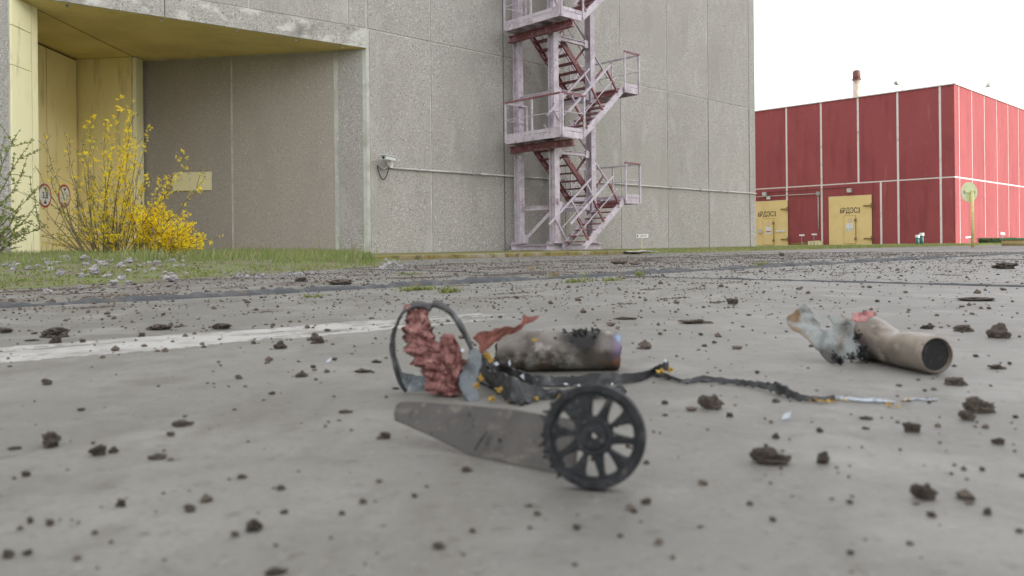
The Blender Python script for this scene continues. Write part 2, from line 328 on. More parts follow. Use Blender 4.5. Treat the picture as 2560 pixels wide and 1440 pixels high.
yard = struct('pavement')
u_edges = [-13.5, -7.5, -1.5, 4.5, 10.5, 16.5, 22.5, 28.5, 34.5, 40.5]
w_edges = [-8.24, -2.24, 3.76, 7.4, 11.05]
G = 0.013
def ragged(p0, p1, n, amp, seed):
    out = []; d = (p1 - p0); s = Vector((-d.y, d.x, 0)).normalized()
    for i in range(n):
        p = p0 + d * (i / n)
        k = 0 if i == 0 else noise.noise(p * 5 + Vector((seed, 0, 0))) * amp + noise.noise(p * 17) * amp * .5
        out.append(p + s * k)
    return out
for i in range(len(u_edges) - 1):
    for j in range(len(w_edges) - 1):
        a0, a1, b0, b1 = u_edges[i] + G, u_edges[i + 1] - G, w_edges[j] + G, w_edges[j + 1] - G
        cs = [uv(a0, b0), uv(a1, b0), uv(a1, b1), uv(a0, b1)]
        near = j in (1, 2) and i in (2, 3)
        loop = []
        for k in range(4): loop += ragged(cs[k], cs[(k + 1) % 4], 60 if near else 10, .008, k + i)
        n = len(loop); m = MB()
        zt = random.uniform(-.003, .003) if not near else 0.0
        vs = [p + Vector((0, 0, zt)) for p in loop] + [p + Vector((0, 0, -.05)) for p in loop]
        m.add(vs, [tuple(range(n))] + [(k, (k + n), (k + 1) % n + n, (k + 1) % n) for k in range(n)])
        m.build('concrete_slab', M['slab'], yard)

def seam(p0, p1, wd, ht, seed, name='joint_seal', gaps=0.0):
    """a raised uneven bead of bitumen along a slab joint"""
    d = (p1 - p0); L_ = d.length; d.normalize(); s = Vector((-d.y, d.x, 0)); n = int(L_ / .035); prof = [(-1, -.02), (-.75, .55), (-.2, 1), (.3, .9), (.8, .5), (1, -.02)]
    m = MB(); vs = []
    for i in range(n + 1):
        p = p0 + d * (L_ * i / n)
        k = .72 + .95 * noise.noise(p * 2.3 + Vector((seed, 0, 0))) + .5 * noise.noise(p * 9)
        k = max(.22, k); off = s * (noise.noise(p * 3.1 + Vector((0, seed, 0))) * wd * .5)
        for (x, z) in prof:
            vs.append(p + off + s * (x * wd * (.6 + .5 * k)) + Vector((0, 0, (z * ht * k + (noise.noise(p * 30 + s * x * 4) * ht * .45 if z > 0 else 0)) if z > 0 else -.012)))
    q = len(prof)
    fs = [(i * q + k, i * q + k + 1, (i + 1) * q + k + 1, (i + 1) * q + k) for i in range(n) for k in range(q - 1)]
    m.add(vs, fs); return m.build(name, M['bitumen'], yard, smooth=True)
seam(uv(-6, 3.76), uv(16.5, 3.76), .078, .029, 1)
seam(uv(4.5, -2.2), uv(4.5, 3.74), .022, .008, 9)
seam(uv(4.5, 3.78), uv(4.5, 7.4), .025, .008, 12)
seam(uv(-1, 7.4), uv(30, 7.4), .03, .006, 15)
seam(uv(10.5, 0), uv(10.5, 7.4), .03, .008, 18)

# worn white line: only the paint that is left
b = MB(); na, nb = 420, 40; a0, a1 = -4.2, 2.15
def line_p(a, f):
    lo, hi = 1.885 - .05 * (max(a, -1) - .39), 2.225 - .105 * (max(a, -1) - .45)
    return uv(a, lo + (hi - lo) * f, .0004)
for i in range(na):
    for j in range(nb):
        a, f = a0 + (a1 - a0) * (i + .5) / na, (j + .5) / nb; c = 2 + f * .3
        edge = min(f, 1 - f)
        k = noise.noise(Vector((a * 3.2, c * 16, 1))) * .8 + .6 * noise.noise(Vector((a * 11, c * 50, 4))) + .5 * noise.noise(Vector((a * 40, c * 90, 7)))
        fade = max(0, (a - 1.25) / .7)
        if k + min(edge * 5, .55) - fade * 1.0 - (.22 if f < .3 else 0) > .07:
            da, df = (a1 - a0) / na / 2, 1 / nb / 2
            b.add([line_p(a - da, f - df), line_p(a + da, f - df), line_p(a + da, f + df), line_p(a - da, f + df)], [(0, 1, 2, 3)])
o = b.build('line_marking', M['paint_line']); o["kind"] = "structure"

# kerb and the lawn behind it
kerb = struct('kerb')
for i in range(6):
    s0 = 5.6 + i * 1.5; m = MB()
    m.box(uv(s0 + .004, 11.06, -.04), U * 1.49, V * .16, (0, 0, .115 + random.uniform(-.006, .006)))
    o = bevel(m.build('kerb_stone', M['kerb'], kerb), .012, 2)
b = MB(); nx, ny = 60, 26
for i in range(nx + 1):
    for j in range(ny + 1):
        a, c = -4 + 74 * i / nx, 11.2 + 45 * (j / ny) ** 1.6
        z = .045 + .02 * noise.noise(Vector((a * .4, c * .4, 3)))
        if j == 0 and a > 14: z = -.02
        b.v.append(uv(a, c if j else (11.2 if a < 14.6 else 11.0), z))
for i in range(nx):
    for j in range(ny):
        k = i * (ny + 1) + j; b.f.append((k, k + ny + 1, k + ny + 2, k + 1)); b.m.append(0)
o = b.build('lawn', M['lawn'], smooth=True); o["kind"] = "structure"

# ------------------------------------------------------------------ the grey building
P0 = (-3.73, 21.0)
FR = Wall(P0, U)
FL = Wall(P0, (0.797, 0.604))
J = FL.p(-7.9, 0)                                     # front corner of the left jamb
JB = Vector((-10.05, 17.15, 0))
GA, GB = Vector((-11.6, 17.15, 0)), Vector((-11.7, 21.8, 0))
CB, CC = Vector((-10.05, 21.55, 0)), Vector((-10.13, 22.1, 0))
END = FR.p(19.55, 0)
ZS, ZT = 5.35, 16.6                                   # soffit and top

grey = thing('concrete_building', 'huge grey exposed-aggregate concrete building with a yellow-painted gateway recess', 'building', (P0[0], P0[1], 0))
def prism(mb, loop, z0, z1, caps=True):
    n = len(loop); vs = [Vector((p.x, p.y, z0)) for p in loop] + [Vector((p.x, p.y, z1)) for p in loop]
    fs = [(k, (k + 1) % n, (k + 1) % n + n, k + n) for k in range(n)]
    if caps: fs += [tuple(range(n, 2 * n))]
    mb.add(vs, fs)
back = [END + V * 26, FL.p(-20, 0) + V * 26]
P0v = FR.p(0, 0)
m = MB(); prism(m, [P0v, END] + back + [FL.p(-20, 0)], ZS + .12, ZT)
m.build('core_wall', M['mortar'], grey)
m = MB(); prism(m, [P0v, END] + back + [FL.p(-20, 0), J, JB, GA, GB, CB, CC], -.05, ZS + .13, caps=False)
m.build('core_wall', M['mortar'], grey)

def panel(wall, a0, a1, z0, z1, mt, gap=.026, thick=.016, name='wall_panel', jit=.003, parent=None):
    m = MB(); wall.box(m, a0 + gap, a1 - gap, z0 + gap, z1 - gap, .0, thick + random.uniform(-jit, jit))
    return m.build(name, mt, parent or grey)

ZJ = 5.87
fx = [0.0] + [FR.hit(px, 430)[0] for px in (1078, 1260.5, 1411, 1551, 1668, 1771, 1873)] + [19.55]
for k in range(len(fx) - 1):
    panel(FR, fx[k] + (.07 if k == 0 else 0), fx[k + 1], -.04, ZJ, M['agg'])
    panel(FR, fx[k] + (.03 if k == 0 else 0), fx[k + 1], ZJ, 11.3, M['agg'])
    panel(FR, fx[k], fx[k + 1], 11.3, ZT, M['agg'])
for k, z0, z1 in ((2, 0, 16), (7, 0, ZJ), (6, 0, ZJ)):   # dark sealed joints that stay open: thin strips
    m = MB(); FR.box(m, fx[k] - .022, fx[k] + .006, z0, z1, .001, .012); m.build('open_joint', M['dark_joint'], grey)
# left facade above the recess, and the strip left of the jamb
lx = [-20, -16.2, -13.1, FL.hit(300, 0)[0] - 3.0, FL.hit(410, 12)[0], FL.hit(622, 20)[0], FL.hit(869, 40)[0], 0.0]
for k in range(len(lx) - 1):
    panel(FL, lx[k], lx[k + 1], ZJ, 11.3, M['agg']); panel(FL, lx[k], lx[k + 1], 11.3, ZT, M['agg'])
for (a0, a1) in ((-7.9, FL.hit(410, 20)[0]), (FL.hit(410, 20)[0], 0)):
    panel(FL, a0, a1, ZS, ZJ, M['lintel'], gap=.012, thick=.05, name='lintel_panel')
for (a0, a1) in ((-20, -16.2), (-16.2, -12.2), (-12.2, -7.9)):
    panel(FL, a0, a1, -.05, ZJ, M['agg'])
# soffit slabs
def slab_poly(loop, z0, z1, name, mt):
    m = MB(); n = len(loop); vs = [Vector((p.x, p.y, z0)) for p in loop] + [Vector((p.x, p.y, z1)) for p in loop]
    m.add(vs, [tuple(reversed(range(n))), tuple(range(n, 2 * n))] + [(k, (k + 1) % n, (k + 1) % n + n, k + n) for k in range(n)])
    return m.build(name, mt, grey)
e = Vector((.02, 0, 0))
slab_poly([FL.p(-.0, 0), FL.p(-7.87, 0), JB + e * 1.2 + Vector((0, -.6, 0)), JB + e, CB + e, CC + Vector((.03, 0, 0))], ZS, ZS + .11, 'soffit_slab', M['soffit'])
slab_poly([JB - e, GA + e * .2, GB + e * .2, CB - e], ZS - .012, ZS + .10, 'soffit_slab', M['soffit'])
for px in (170, 406, 596, 742, 860):                  # small drip stubs along the lintel edge
    a = FL.hit(px, 60)[0]; m = MB(); m.tube([FL.p(a, ZS - .05, -.10), FL.p(a, ZS + .02, -.10)], .03, 8); m.build('drip_stub', M['lintel'], grey)
# grey wall inside the recess
NW = Wall((CC.x, CC.y), (P0v.x - CC.x, P0v.y - CC.y)); NL = (P0v - CC).length
n1, n2 = NW.hit(581, 400)[0], NW.hit(842, 400)[0]
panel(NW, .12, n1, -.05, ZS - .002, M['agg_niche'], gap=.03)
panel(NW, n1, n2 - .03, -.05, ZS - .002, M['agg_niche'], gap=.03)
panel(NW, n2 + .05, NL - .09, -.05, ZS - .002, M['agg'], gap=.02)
m = MB(); NW.box(m, .003, .10, 0, ZS - .005, .002, .03); m.build('edge_strip', M['cream'], grey)
q0, q1 = NW.hit(432, 478, .04), NW.hit(529, 429, .04)
m = MB(); NW.box(m, q0[0], q1[0], q0[1], q1[1], .036, .052); bevel(m.build('blank_plaque', M['plaque'], grey), .006)
# painted jamb of the gateway
JW = Wall((J.x, J.y), (JB.x - J.x, JB.y - J.y)); JL = (JB - J).length
zs = [-.05, 1.75, 3.95, 4.75, ZS - .003]; sp = .74 * JL
for k in range(4):
    m = MB(); JW.box(m, .0, sp, zs[k] + .008, zs[k + 1] - .008, .002, .045 + .004 * (k % 2)); m.build('jamb_panel', M['cream'], grey)
m = MB(); JW.box(m, sp + .02, JL + .0, 0, ZS - .003, .002, .05); m.build('jamb_strip', M['cream'], grey)
# sliding gate, the column beside it
GW = Wall((GA.x, GA.y), (GB.x - GA.x, GB.y - GA.y)); GL = (GB - GA).length
for k in range(3):
    m = MB(); GW.box(m, GL * k / 3 + (.015 if k else .01), GL * (k + 1) / 3 - (.015 if k < 2 else .09), 0, ZS - .07, .01, .07); m.build('gate_leaf', M['yellow'], grey)
m = MB(); GW.box(m, .0, GL, ZS - .066, ZS - .02, .003, .03); GW.box(m, GL - .085, GL - .004, 0, ZS - .07, .003, .02); m.build('gate_gap', M['door_dark'], grey)
KW = Wall((GB.x, GB.y), (CB.x - GB.x, CB.y - GB.y)); KL = (CB - GB).length
m = MB(); KW.box(m, .04, KL - .03, -.05, 1.9, .002, .03); m.build('column_panel', M['yellow'], grey)
m = MB(); KW.box(m, .04, KL - .03, 1.91, ZS - .02, .002, .03); m.build('column_panel', M['yellow'], grey)
XW = Wall((CB.x, CB.y), (CC.x - CB.x + .09, CC.y - CB.y - .1))
m = MB(); m.box(CB + Vector((.0, .0, 0)), Vector((.10, -.005, 0)), Vector((.0, .4, 0)), Vector((0, 0, ZS - .02))); m.build('column_edge', M['cream'], grey)

def text(body, size, pos, d, n, mt, name, parent=None, depth=.004, bold=0.0):
    cu = bpy.data.curves.new(name, 'FONT'); cu.body = body; cu.size = size; cu.align_x = 'CENTER'; cu.align_y = 'CENTER'
    cu.extrude = depth; cu.offset = bold
    tmp = bpy.data.objects.new('tmp', cu); C.objects.link(tmp)
    dg = bpy.context.evaluated_depsgraph_get(); dg.update()
    me = bpy.data.meshes.new_from_object(tmp.evaluated_get(dg)); bpy.data.objects.remove(tmp)
    d, n = Vector(d).normalized(), Vector(n).normalized(); up = n.cross(d)
    R = Matrix(((d.x, up.x, n.x), (d.y, up.y, n.y), (d.z, up.z, n.z))).to_4x4()
    base = wloc(parent) if parent is not None else Vector(pos)
    me.transform(Matrix.Translation(Vector(pos) - base) @ R)
    me.materials.clear(); me.materials.append(mt)
    return link(name, me, parent, (0, 0, 0) if parent is not None else pos)

# two round restriction signs on the gate
for (px, py, lab, body) in ((112, 489, 'round red-bordered limit sign on the yellow gate, nearest the pale jamb', '3,8'), (161, 490, 'round red-bordered limit sign on the yellow gate, behind the forsythia stems', '')):
    a, z = GW.hit(px, py, .08); r = .30; c = GW.p(a, z, .072)
    t = thing('limit_sign', lab, 'sign', c, 'round limit signs on the gate')
    m = MB(); m.disc(c, GW.n, r, .012, 32); m.build('sign_border', M['sign_red'], t)
    m = MB(); m.disc(c + GW.n * .012, GW.n, r * .82, .004, 32); m.build('sign_face', M['sign_white'], t)
    m = MB(); q = c + GW.n * .0175
    for sg in (1, -1):
        m.add([q + GW.d * .08 + Vector((0, 0, sg * .20)), q - GW.d * .08 + Vector((0, 0, sg * .20)), q + Vector((0, 0, sg * .11))], [(0, 1, 2)])
    m.build('sign_arrow', M['ink'], t)
    if body: text(body, .22, q, GW.d, GW.n, M['ink'], 'sign_number', t, .001, .004)

# wall conduit with its clips
zc = FR.hit(1078, 427, .05)[1]; c0 = FR.hit(979, 420, .05)[0]
t = thing('wall_conduit', 'long pale conduit pipe clipped across the grey facade behind the stair tower', 'pipe', FR.p(c0, zc, .065))
k0 = c0; seglen = (19.5 - c0) / 6
for k in range(6):
    m = MB(); m.tube([FR.p(k0 + .012, zc + .006 * sin(k), .068), FR.p(k0 + seglen - .012, zc + .006 * sin(k + 1), .068)], .026, 10); m.build('pipe_length', M['pipe'], t, True); k0 += seglen
for k in range(9):
    a = c0 + .9 + k * 1.95; m = MB(); FR.box(m, a - .02, a + .02, zc - .045, zc + .045, .036, .10); m.build('pipe_clip', M['grey_box'], t)

# white camera housing with hanging cable
a0, z0 = FR.hit(935, 397, .2); a1, _ = FR.hit(983, 396, .12)
t = thing('security_camera', 'white camera housing on a wall bracket with dark cable loops, left end of the conduit', 'camera', FR.p(a1 - .1, zc, .04))
zt = z0 + .02
def lean(a, z, o_): return FR.p(a, z, o_)
dirc = (FR.d * -1 + FR.n * .55).normalized(); base = FR.p(a1 - .03, zt, .16)
m = MB(); m.bar(base, base + dirc * .56, .17, .10); bevel(m.build('housing', M['dev_white'], t), .012, 2)
m = MB(); m.bar(base + Vector((0, 0, .062)) - dirc * .02, base + dirc * .64 + Vector((0, 0, .062)), .21, .018); m.build('sun_shield', M['dev_white'], t)
m = MB(); m.disc(base + dirc * .56, dirc, .035, .02, 16); m.build('lens', M['cable'], t)
m = MB(); FR.box(m, a1 - .13, a1 + .0, zc - .0, zt - .05, .036, .12); m.build('junction_box', M['dev_white'], t)
m = MB(); m.bar(base + dirc * .2 + Vector((0, 0, -.05)), base + dirc * .2 + Vector((0, 0, -.17)), .07, .07); m.bar(base + dirc * .2 + Vector((0, 0, -.14)), FR.p(a1 - .3, zt - .3, .036), .03, .03); m.build('bracket', M['pipe'], t)
def sag(p0, p1, dz, n=12): return [p0.lerp(p1, i / n) - Vector((0, 0, dz * 4 * (i / n) * (1 - i / n))) for i in range(n + 1)]
pA, pB = FR.p(a0 + .20, zc + .02, .05), FR.p(a1 - .12, zc + .10, .13)
m = MB(); m.tube(sag(pA, pB, .38), .013, 8); m.build('cable', M['cable'], t, True)
m = MB(); m.tube(sag(pA + Vector((0, 0, .03)), pB, .14), .010, 8); m.build('cable', M['cable'], t, True)

# ------------------------------------------------------------------ steel stair tower
SC = Vector((1.24, 23.3, 0.05))
def st(a, bb, z): return SC + U * a - V * bb + Vector((0, 0, z))
OUT = -V
tower = thing('stair_tower', 'lilac and maroon steel outdoor stair tower with zigzag flights beside the grey wall', 'stairs', st(.8, -.7, 0))
def hbeam(p0, p1, ax, wd, dp, name, mt, tf=.022):
    """an I section: flanges lie across ax"""
    p0, p1, ax = Vector(p0), Vector(p1), Vector(ax).normalized(); d = (p1 - p0); side = d.normalized().cross(ax).normalized(); m = MB()
    for sg in (-1, 1):
        c = ax * (sg * (dp / 2 - tf / 2))
        m.box(p0 + c - ax * tf / 2 - side * wd / 2, side * wd, d, ax * tf)
    m.box(p0 - ax * (dp / 2 - tf - .001) - side * tf / 2, side * tf, d, ax * (dp - 2 * tf - .002))
    return m.build(name, mt, tower)
def chan(p0, p1, nside, h, fl, name, mt, tk=.012):
    """a channel: web plus two flanges turned towards nside"""
    p0, p1, ns = Vector(p0), Vector(p1), Vector(nside).normalized(); d = p1 - p0; up = d.normalized().cross(ns).normalized()
    if up.z < 0: up = -up
    m = MB(); m.box(p0 - up * h / 2, d, up * h, ns * tk)
    for sg in (-1, 1):
        m.box(p0 + up * (sg * (h / 2 - tk / 2)) - up * tk / 2 + ns * (tk + .0005), d, up * tk, ns * fl)
    return m.build(name, mt, tower)
TW, TD, TOPZ = 1.61, -1.45, 12.4
for (a, bb) in ((0, 0), (TW, 0), (0, TD), (TW, TD)):
    hbeam(st(a, bb, .2), st(a, bb, TOPZ), OUT, .20, .23, 'column', M['lilac'])
for (q0, q1) in (((-.35, 0), (TW + .4, 0)), ((-.35, TD), (TW + .4, TD))):
    hbeam(st(*q0, .105), st(*q1, .105), (0, 0, 1), .2, .19, 'base_beam', M['lilac'])
for a in (0, TW): hbeam(st(a, TD + .14, .09), st(a, -.14, .09), (0, 0, 1), .14, .15, 'base_beam', M['lilac'])
for (a, bb) in ((0, 0), (TW, 0), (0, TD), (TW, TD)):
    m = MB(); c = st(a, bb, .21); m.box(c - U * .2 - OUT * .18, U * .4, OUT * .36, (0, 0, .018)); m.build('base_plate', M['lilac'], tower)
    m = MB()
    for x in (-.15, .15):
        for y in (-.14, .14): m.tube([c + U * x + OUT * y + Vector((0, 0, .018)), c + U * x + OUT * y + Vector((0, 0, .07))], .016, 6)
    m.build('anchor_bolt', M['lilac'], tower)
ST = 3.3; ZL = [3.27 + ST * k for k in range(3)]; ZR = [1.52 + ST * k for k in range(3)]
for z in [1.30 + ST * k for k in range(4)] + [2.86 + ST * k for k in range(3)]:
    hbeam(st(.135, 0, z), st(TW - .135, 0, z), (0, 0, 1), .1, .13, 'tie_beam', M['lilac'])
    for a, sg in ((.125, 1), (TW - .125, -1)):
        m = MB(); m.box(st(a, -.05, z - .11), U * sg * .15, OUT * .012 + OUT * .09, (0, 0, .22)); m.build('gusset', M['lilac'], tower)
for z in [1.30 + ST * k for k in range(4)]:
    hbeam(st(0, TD + .14, z - .05), st(0, -.14, z - .05), (0, 0, 1), .09, .12, 'tie_beam', M['lilac'])
    hbeam(st(TW, TD + .14, z - .05), st(TW, -.14, z - .05), (0, 0, 1), .09, .12, 'tie_beam', M['lilac'])
chan(st(0, TD + .15, .28), st(0, -.15, 1.12), U, .11, .05, 'brace', M['lilac'])
m = MB(); m.box(st(-.006, TD + .13, .22), U * .012, OUT * .22, (0, 0, .26)); m.build('gusset', M['lilac'], tower)
for z in ZL:                                            # maroon cross beams under the left landings
    hbeam(st(-.24, TD - .1, z - .26), st(-.24, .98, z - .26), (0, 0, 1), .16, .2, 'cross_beam', M['maroon'])
for z in ZR:
    hbeam(st(TW + .1, TD - .1, z - .2), st(TW + .1, .95, z - .2), (0, 0, 1), .12, .16, 'cross_beam', M['maroon'])

def rail(p, q, mt, r=.022, name='handrail'):
    m = MB(); m.bar(p, q, r * 2, r * 2); return m.build(name, mt, tower)
def flight(b0, b1, a0, z0, a1, z1, nt_, mt_str, mt_tread, out_post, in_post, rails=(True, True), tint=None):
    """stringers at b0 and b1, treads between, rails with posts square to the slope"""
    pd = (st(a1, 0, z1) - st(a0, 0, z0)).normalized(); nrm = pd.cross(OUT).normalized()
    if nrm.z < 0: nrm = -nrm
    for bb, sg in ((b0, 1), (b1, -1)):
        chan(st(a0, bb, z0), st(a1, bb, z1), OUT * sg, .17, .05, 'stringer', mt_str)
    for k in range(nt_):
        f = (k + .75) / nt_; a, z = a0 + (a1 - a0) * f, z0 + (z1 - z0) * f
        m = MB(); m.box(st(a - .12, b0 + .014, z + .02), U * .24, OUT * (b1 - b0 - .028), (0, 0, .03)); m.build('tread', mt_tread, tower)
    for bb, post, on in ((b0, in_post, rails[0]), (b1, out_post, rails[1])):
        if not on: continue
        for f in (.12, .5, .88):
            p = st(a0 + (a1 - a0) * f, bb, z0 + (z1 - z0) * f) + nrm * .06
            m = MB(); m.bar(p, p + nrm * .78, .05, .05, up=OUT); m.build('rail_post', post, tower)
        for hh, r in ((.86, .024), (.46, .011)):
            rail(st(a0 + (a1 - a0) * -.02, bb, z0 + (z1 - z0) * -.02) + nrm * hh, st(a0 + (a1 - a0) * 1.0, bb, z0 + (z1 - z0) * 1.0) + nrm * hh, M['lilac'], r)
def landing(a0, a1, b0, b1, z, rails, name='landing'):
    m = MB(); m.box(st(a0, b0, z - .035), U * (a1 - a0), OUT * (b1 - b0), (0, 0, .03)); m.build(name, M['lilac'], tower)
    n = 5
    for k in range(n):
        bb = b0 + .1 + (b1 - b0 - .2) * k / (n - 1); m = MB(); m.box(st(a0 + .02, bb - .03, z - .12), U * (a1 - a0 - .04), OUT * .06, (0, 0, .082)); m.build('joist', M['lilac'], tower)
    for side in rails:
        if side == 'left': p, q, ns = st(a0, b0, z), st(a0, b1, z), -U
        elif side == 'right': p, q, ns = st(a1, b0, z), st(a1, b1, z), U
        elif side == 'front': p, q, ns = st(a0, b1, z), st(a1, b1, z), OUT
        else: p, q, ns = st(a0, b0, z), st(a1, b0, z), -OUT
        d = (q - p)
        m = MB(); m.box(p + Vector((0, 0, -.15)) + ns * .002, d, ns * .012, (0, 0, .17)); m.build('fascia', M['lilac'], tower)
        m = MB(); m.box(p + Vector((0, 0, .035)) + ns * .004, d, ns * .006, (0, 0, .10)); m.build('kick_plate', M['lilac'], tower)
        npost = 3 if d.length > 1.4 else 2
        for k in range(npost):
            c = p + d * ((k + .02) / (npost - 1 + .04)); m = MB(); m.bar(c + ns * .03 + Vector((0, 0, -.12)), c + ns * .03 + Vector((0, 0, 1.03)), .05, .04, up=ns); m.build('rail_post', M['lilac'], tower)
        rail(p + ns * .03 + Vector((0, 0, 1.05)), q + ns * .03 + Vector((0, 0, 1.05)), M['maroon'] if side in ('left', 'front') else M['lilac'], .024)
        rail(p + ns * .03 + Vector((0, 0, .55)), q + ns * .03 + Vector((0, 0, .55)), M['lilac'], .010)
for k in range(3):
    za = .08 if k == 0 else ZL[k - 1] - .06
    flight(.12, .95, .18, za, 2.0, ZR[k] - .06, 8, M['lilac'], M['maroon'], M['maroon'], M['lilac'])
    landing(2.0, 2.72, -1.15, .97, ZR[k], ('right', 'front', 'back'))
    flight(-1.18, -.15, 2.0, ZR[k] - .06, .2, ZL[k] - .06, 8, M['maroon'], M['maroon'], M['maroon'], M['lilac'])
    landing(-.72, .2, -1.25, .97, ZL[k], ('left', 'front', 'back'))
m = MB(); q = st(-.04, .135, 1.33); m.box(q, U * .06, OUT * .004, (0, 0, .16)); m.build('number_plate', M['maroon'], tower)
m = MB(); m.box(q + U * .012 + OUT * .0045 + Vector((0, 0, .015)), U * .036, OUT * .002, (0, 0, .13)); m.build('number_plate', M['lilac'], tower)

# ------------------------------------------------------------------ the red building
K = Vector((21.9, 40.0, 0))
RF = Wall((K.x, K.y), -V); RR = Wall((K.x, K.y), U)     # on RF the corner is a = 0 and the wall runs to negative a
RT, RM = 7.95, 3.36
red = thing('red_building', 'maroon red industrial block with white panel joints and ochre doors', 'building', tuple(K))
RFL, RRL = 26.0, 44.0
m = MB(); prism(m, [K, RF.p(-RFL, 0), RF.p(-RFL, 0) + U * RRL, K + U * RRL], -.05, RT - .02); m.build('core_wall', M['seal'], red)
GJ, GZ, TP = .055, .034, .011
def rpanel(wall, a0, a1, z0, z1):
    m = MB(); wall.box(m, a0 + GJ, a1 - GJ, z0 + GZ, z1 - (GZ if z1 < RT else 0), .0, TP); m.build('wall_panel', M['red'], red)
ax = [-(.10 + .55)] + [-.65 - 2.05 * k for k in range(1, 13)]
ax = [0.0] + ax
ax_low = [0.0, -.65, -2.70, RF.hit(2203, 550)[0], -6.80, -8.86, -10.9] + ax[7:]
for k in range(len(ax) - 1):
    a1, a0 = ax[k], ax[k + 1]
    if k == 0: m = MB(); RF.box(m, a0 + GJ, a1 + TP, RM + GZ, RT, 0, TP); m.build('wall_panel', M['red'], red)
    else: rpanel(RF, a0, a1, RM, RT)
d2 = (RF.hit(2073, 560)[0], RF.hit(2181, 560)[0]); d1 = (RF.hit(1868, 560)[0], RF.hit(1971, 560)[0])
dz2, dz1 = RF.hit(2127, 490)[1], RF.hit(1940, 502)[1]
for k in range(len(ax_low) - 1):
    a1, a0 = ax_low[k], ax_low[k + 1]
    e1 = a1 + TP if k == 0 else a1 - GJ
    doors = [d for d in ((d1, dz1), (d2, dz2)) if d[0][0] < a1 and d[0][1] > a0]
    if not doors:
        m = MB(); RF.box(m, a0 + GJ, e1, -.04, RM - GZ, 0, TP); m.build('wall_panel', M['red'], red)
    else:                                              # the panel frames the door
        (da, db), dz = doors[0]; m = MB()
        lo, hi = max(a0 + GJ, da - .02), min(e1, db + .02)
        if lo - a0 - GJ > .03: RF.box(m, a0 + GJ, lo, -.04, RM - GZ, 0, TP)
        if e1 - hi > .03: RF.box(m, hi, e1, -.04, RM - GZ, 0, TP)
        RF.box(m, lo + .0005, hi - .0005, dz + .02, RM - GZ, 0, TP)
        m.build('wall_panel', M['red'], red)
bx = [0.0] + [RR.hit(px, 420)[0] for px in (2399, 2431, 2462, 2493, 2521, 2547)]
st_ = bx[-1] - bx[-2]; bx += [bx[-1] + 2.05 * k for k in range(1, 14)]
for k in range(len(bx) - 1):
    g0 = .0 if k == 0 else .045
    for z0, z1 in ((-.04, RM - GZ), (RM + GZ, RT)):
        m = MB(); RR.box(m, bx[k] + g0, bx[k + 1] - .045, z0, z1, 0, TP); m.build('wall_panel', M['red'], red)
m = MB(); m.box(RF.p(-RFL, RT - .018, .07), RF.d * (RFL + .07), U * RRL, (0, 0, .05)); m.build('roof', M['seal'], red)

def rdoor(d, dz, pxs, py_text, leaf, hinges, posters, lab):
    a0, a1 = d; t = link('door', None, red)
    t = bpy.data.objects.get(t.name)
    base = RF.p((a0 + a1) / 2, 0, .03); t.location = base - wloc(red)
    m = MB(); RF.box(m, a0 + .012, a1 - .012, .0, dz, .004, .062); m.build('door_leaf', M['door'], t)
    m = MB(); RF.box(m, a1 - .012, a1 + .018, .0, dz, .003, .03); m.build('door_gap', M['door_dark'], t)
    for py in hinges:
        _, z = RF.hit(pxs[1], py); m = MB()
        RF.box(m, a1 - .42, a1 + .02, z - .03, z + .03, .064, .13); RF.box(m, a1 - .03, a1 + .05, z - .12, z + .12, .066, .15); m.build('hinge', M['hinge'], t)
    l0, z0 = RF.hit(leaf[0], leaf[3]); l1, z1 = RF.hit(leaf[2], leaf[1]); m = MB()
    RF.box(m, l0 - .02, l1 + .02, z0 - .02, z1 + .02, .063, .067); m.build('wicket_gap', M['hinge'], t)
    m = MB(); RF.box(m, l0, l1, z0, z1, .068, .085); m.build('wicket_door', M['door'], t)
    m = MB()
    for zz in (z0 + .25, z1 - .25): RF.box(m, l1 - .05, l1 + .06, zz - .07, zz + .07, .086, .12)
    RF.box(m, l1 + .0, l1 + .03, z0 + .2, z1 - .2, .087, .10); m.build('latch_bar', M['hinge'], t)
    for (x0, y0, x1, y1) in posters:
        p0, q0 = RF.hit(x0, y1), RF.hit(x1, y0); m = MB(); RF.box(m, p0[0], q0[0], p0[1], q0[1], .0875, .092); m.build('notice', M['sign_white'], t)
    ac, zc_ = RF.hit((pxs[2] + pxs[3]) / 2, py_text); wd = RF.hit(pxs[3], py_text)[0] - RF.hit(pxs[2], py_text)[0]
    o = text('6РДЭС3', .40, RF.p(ac, zc_, .066), RF.d, RF.n, M['ink'], 'door_number', t, .001, .006)
    k = wd / max(1e-3, (max((Vector(v.co).dot(RF.d) for v in o.data.vertices)) - min((Vector(v.co).dot(RF.d) for v in o.data.vertices))))
    cen = RF.p(ac, zc_, .066) - wloc(t)
    for v in o.data.vertices:
        r = v.co - cen; s_ = r.dot(RF.d); v.co = v.co + RF.d * (s_ * (k - 1))
    return t
D2 = rdoor(d2, dz2, (2073, 2170, 2101, 2151), 527, (2112, 539, 2140, 609), (514, 596), [(2117, 558, 2134, 577)], '')
D1 = rdoor(d1, dz1, (1868, 1960, 1896, 1941), 536, (1910, 547, 1935, 612), (523, 598), [(1916, 567, 1930, 585), (1941, 575, 1965, 580)], '')
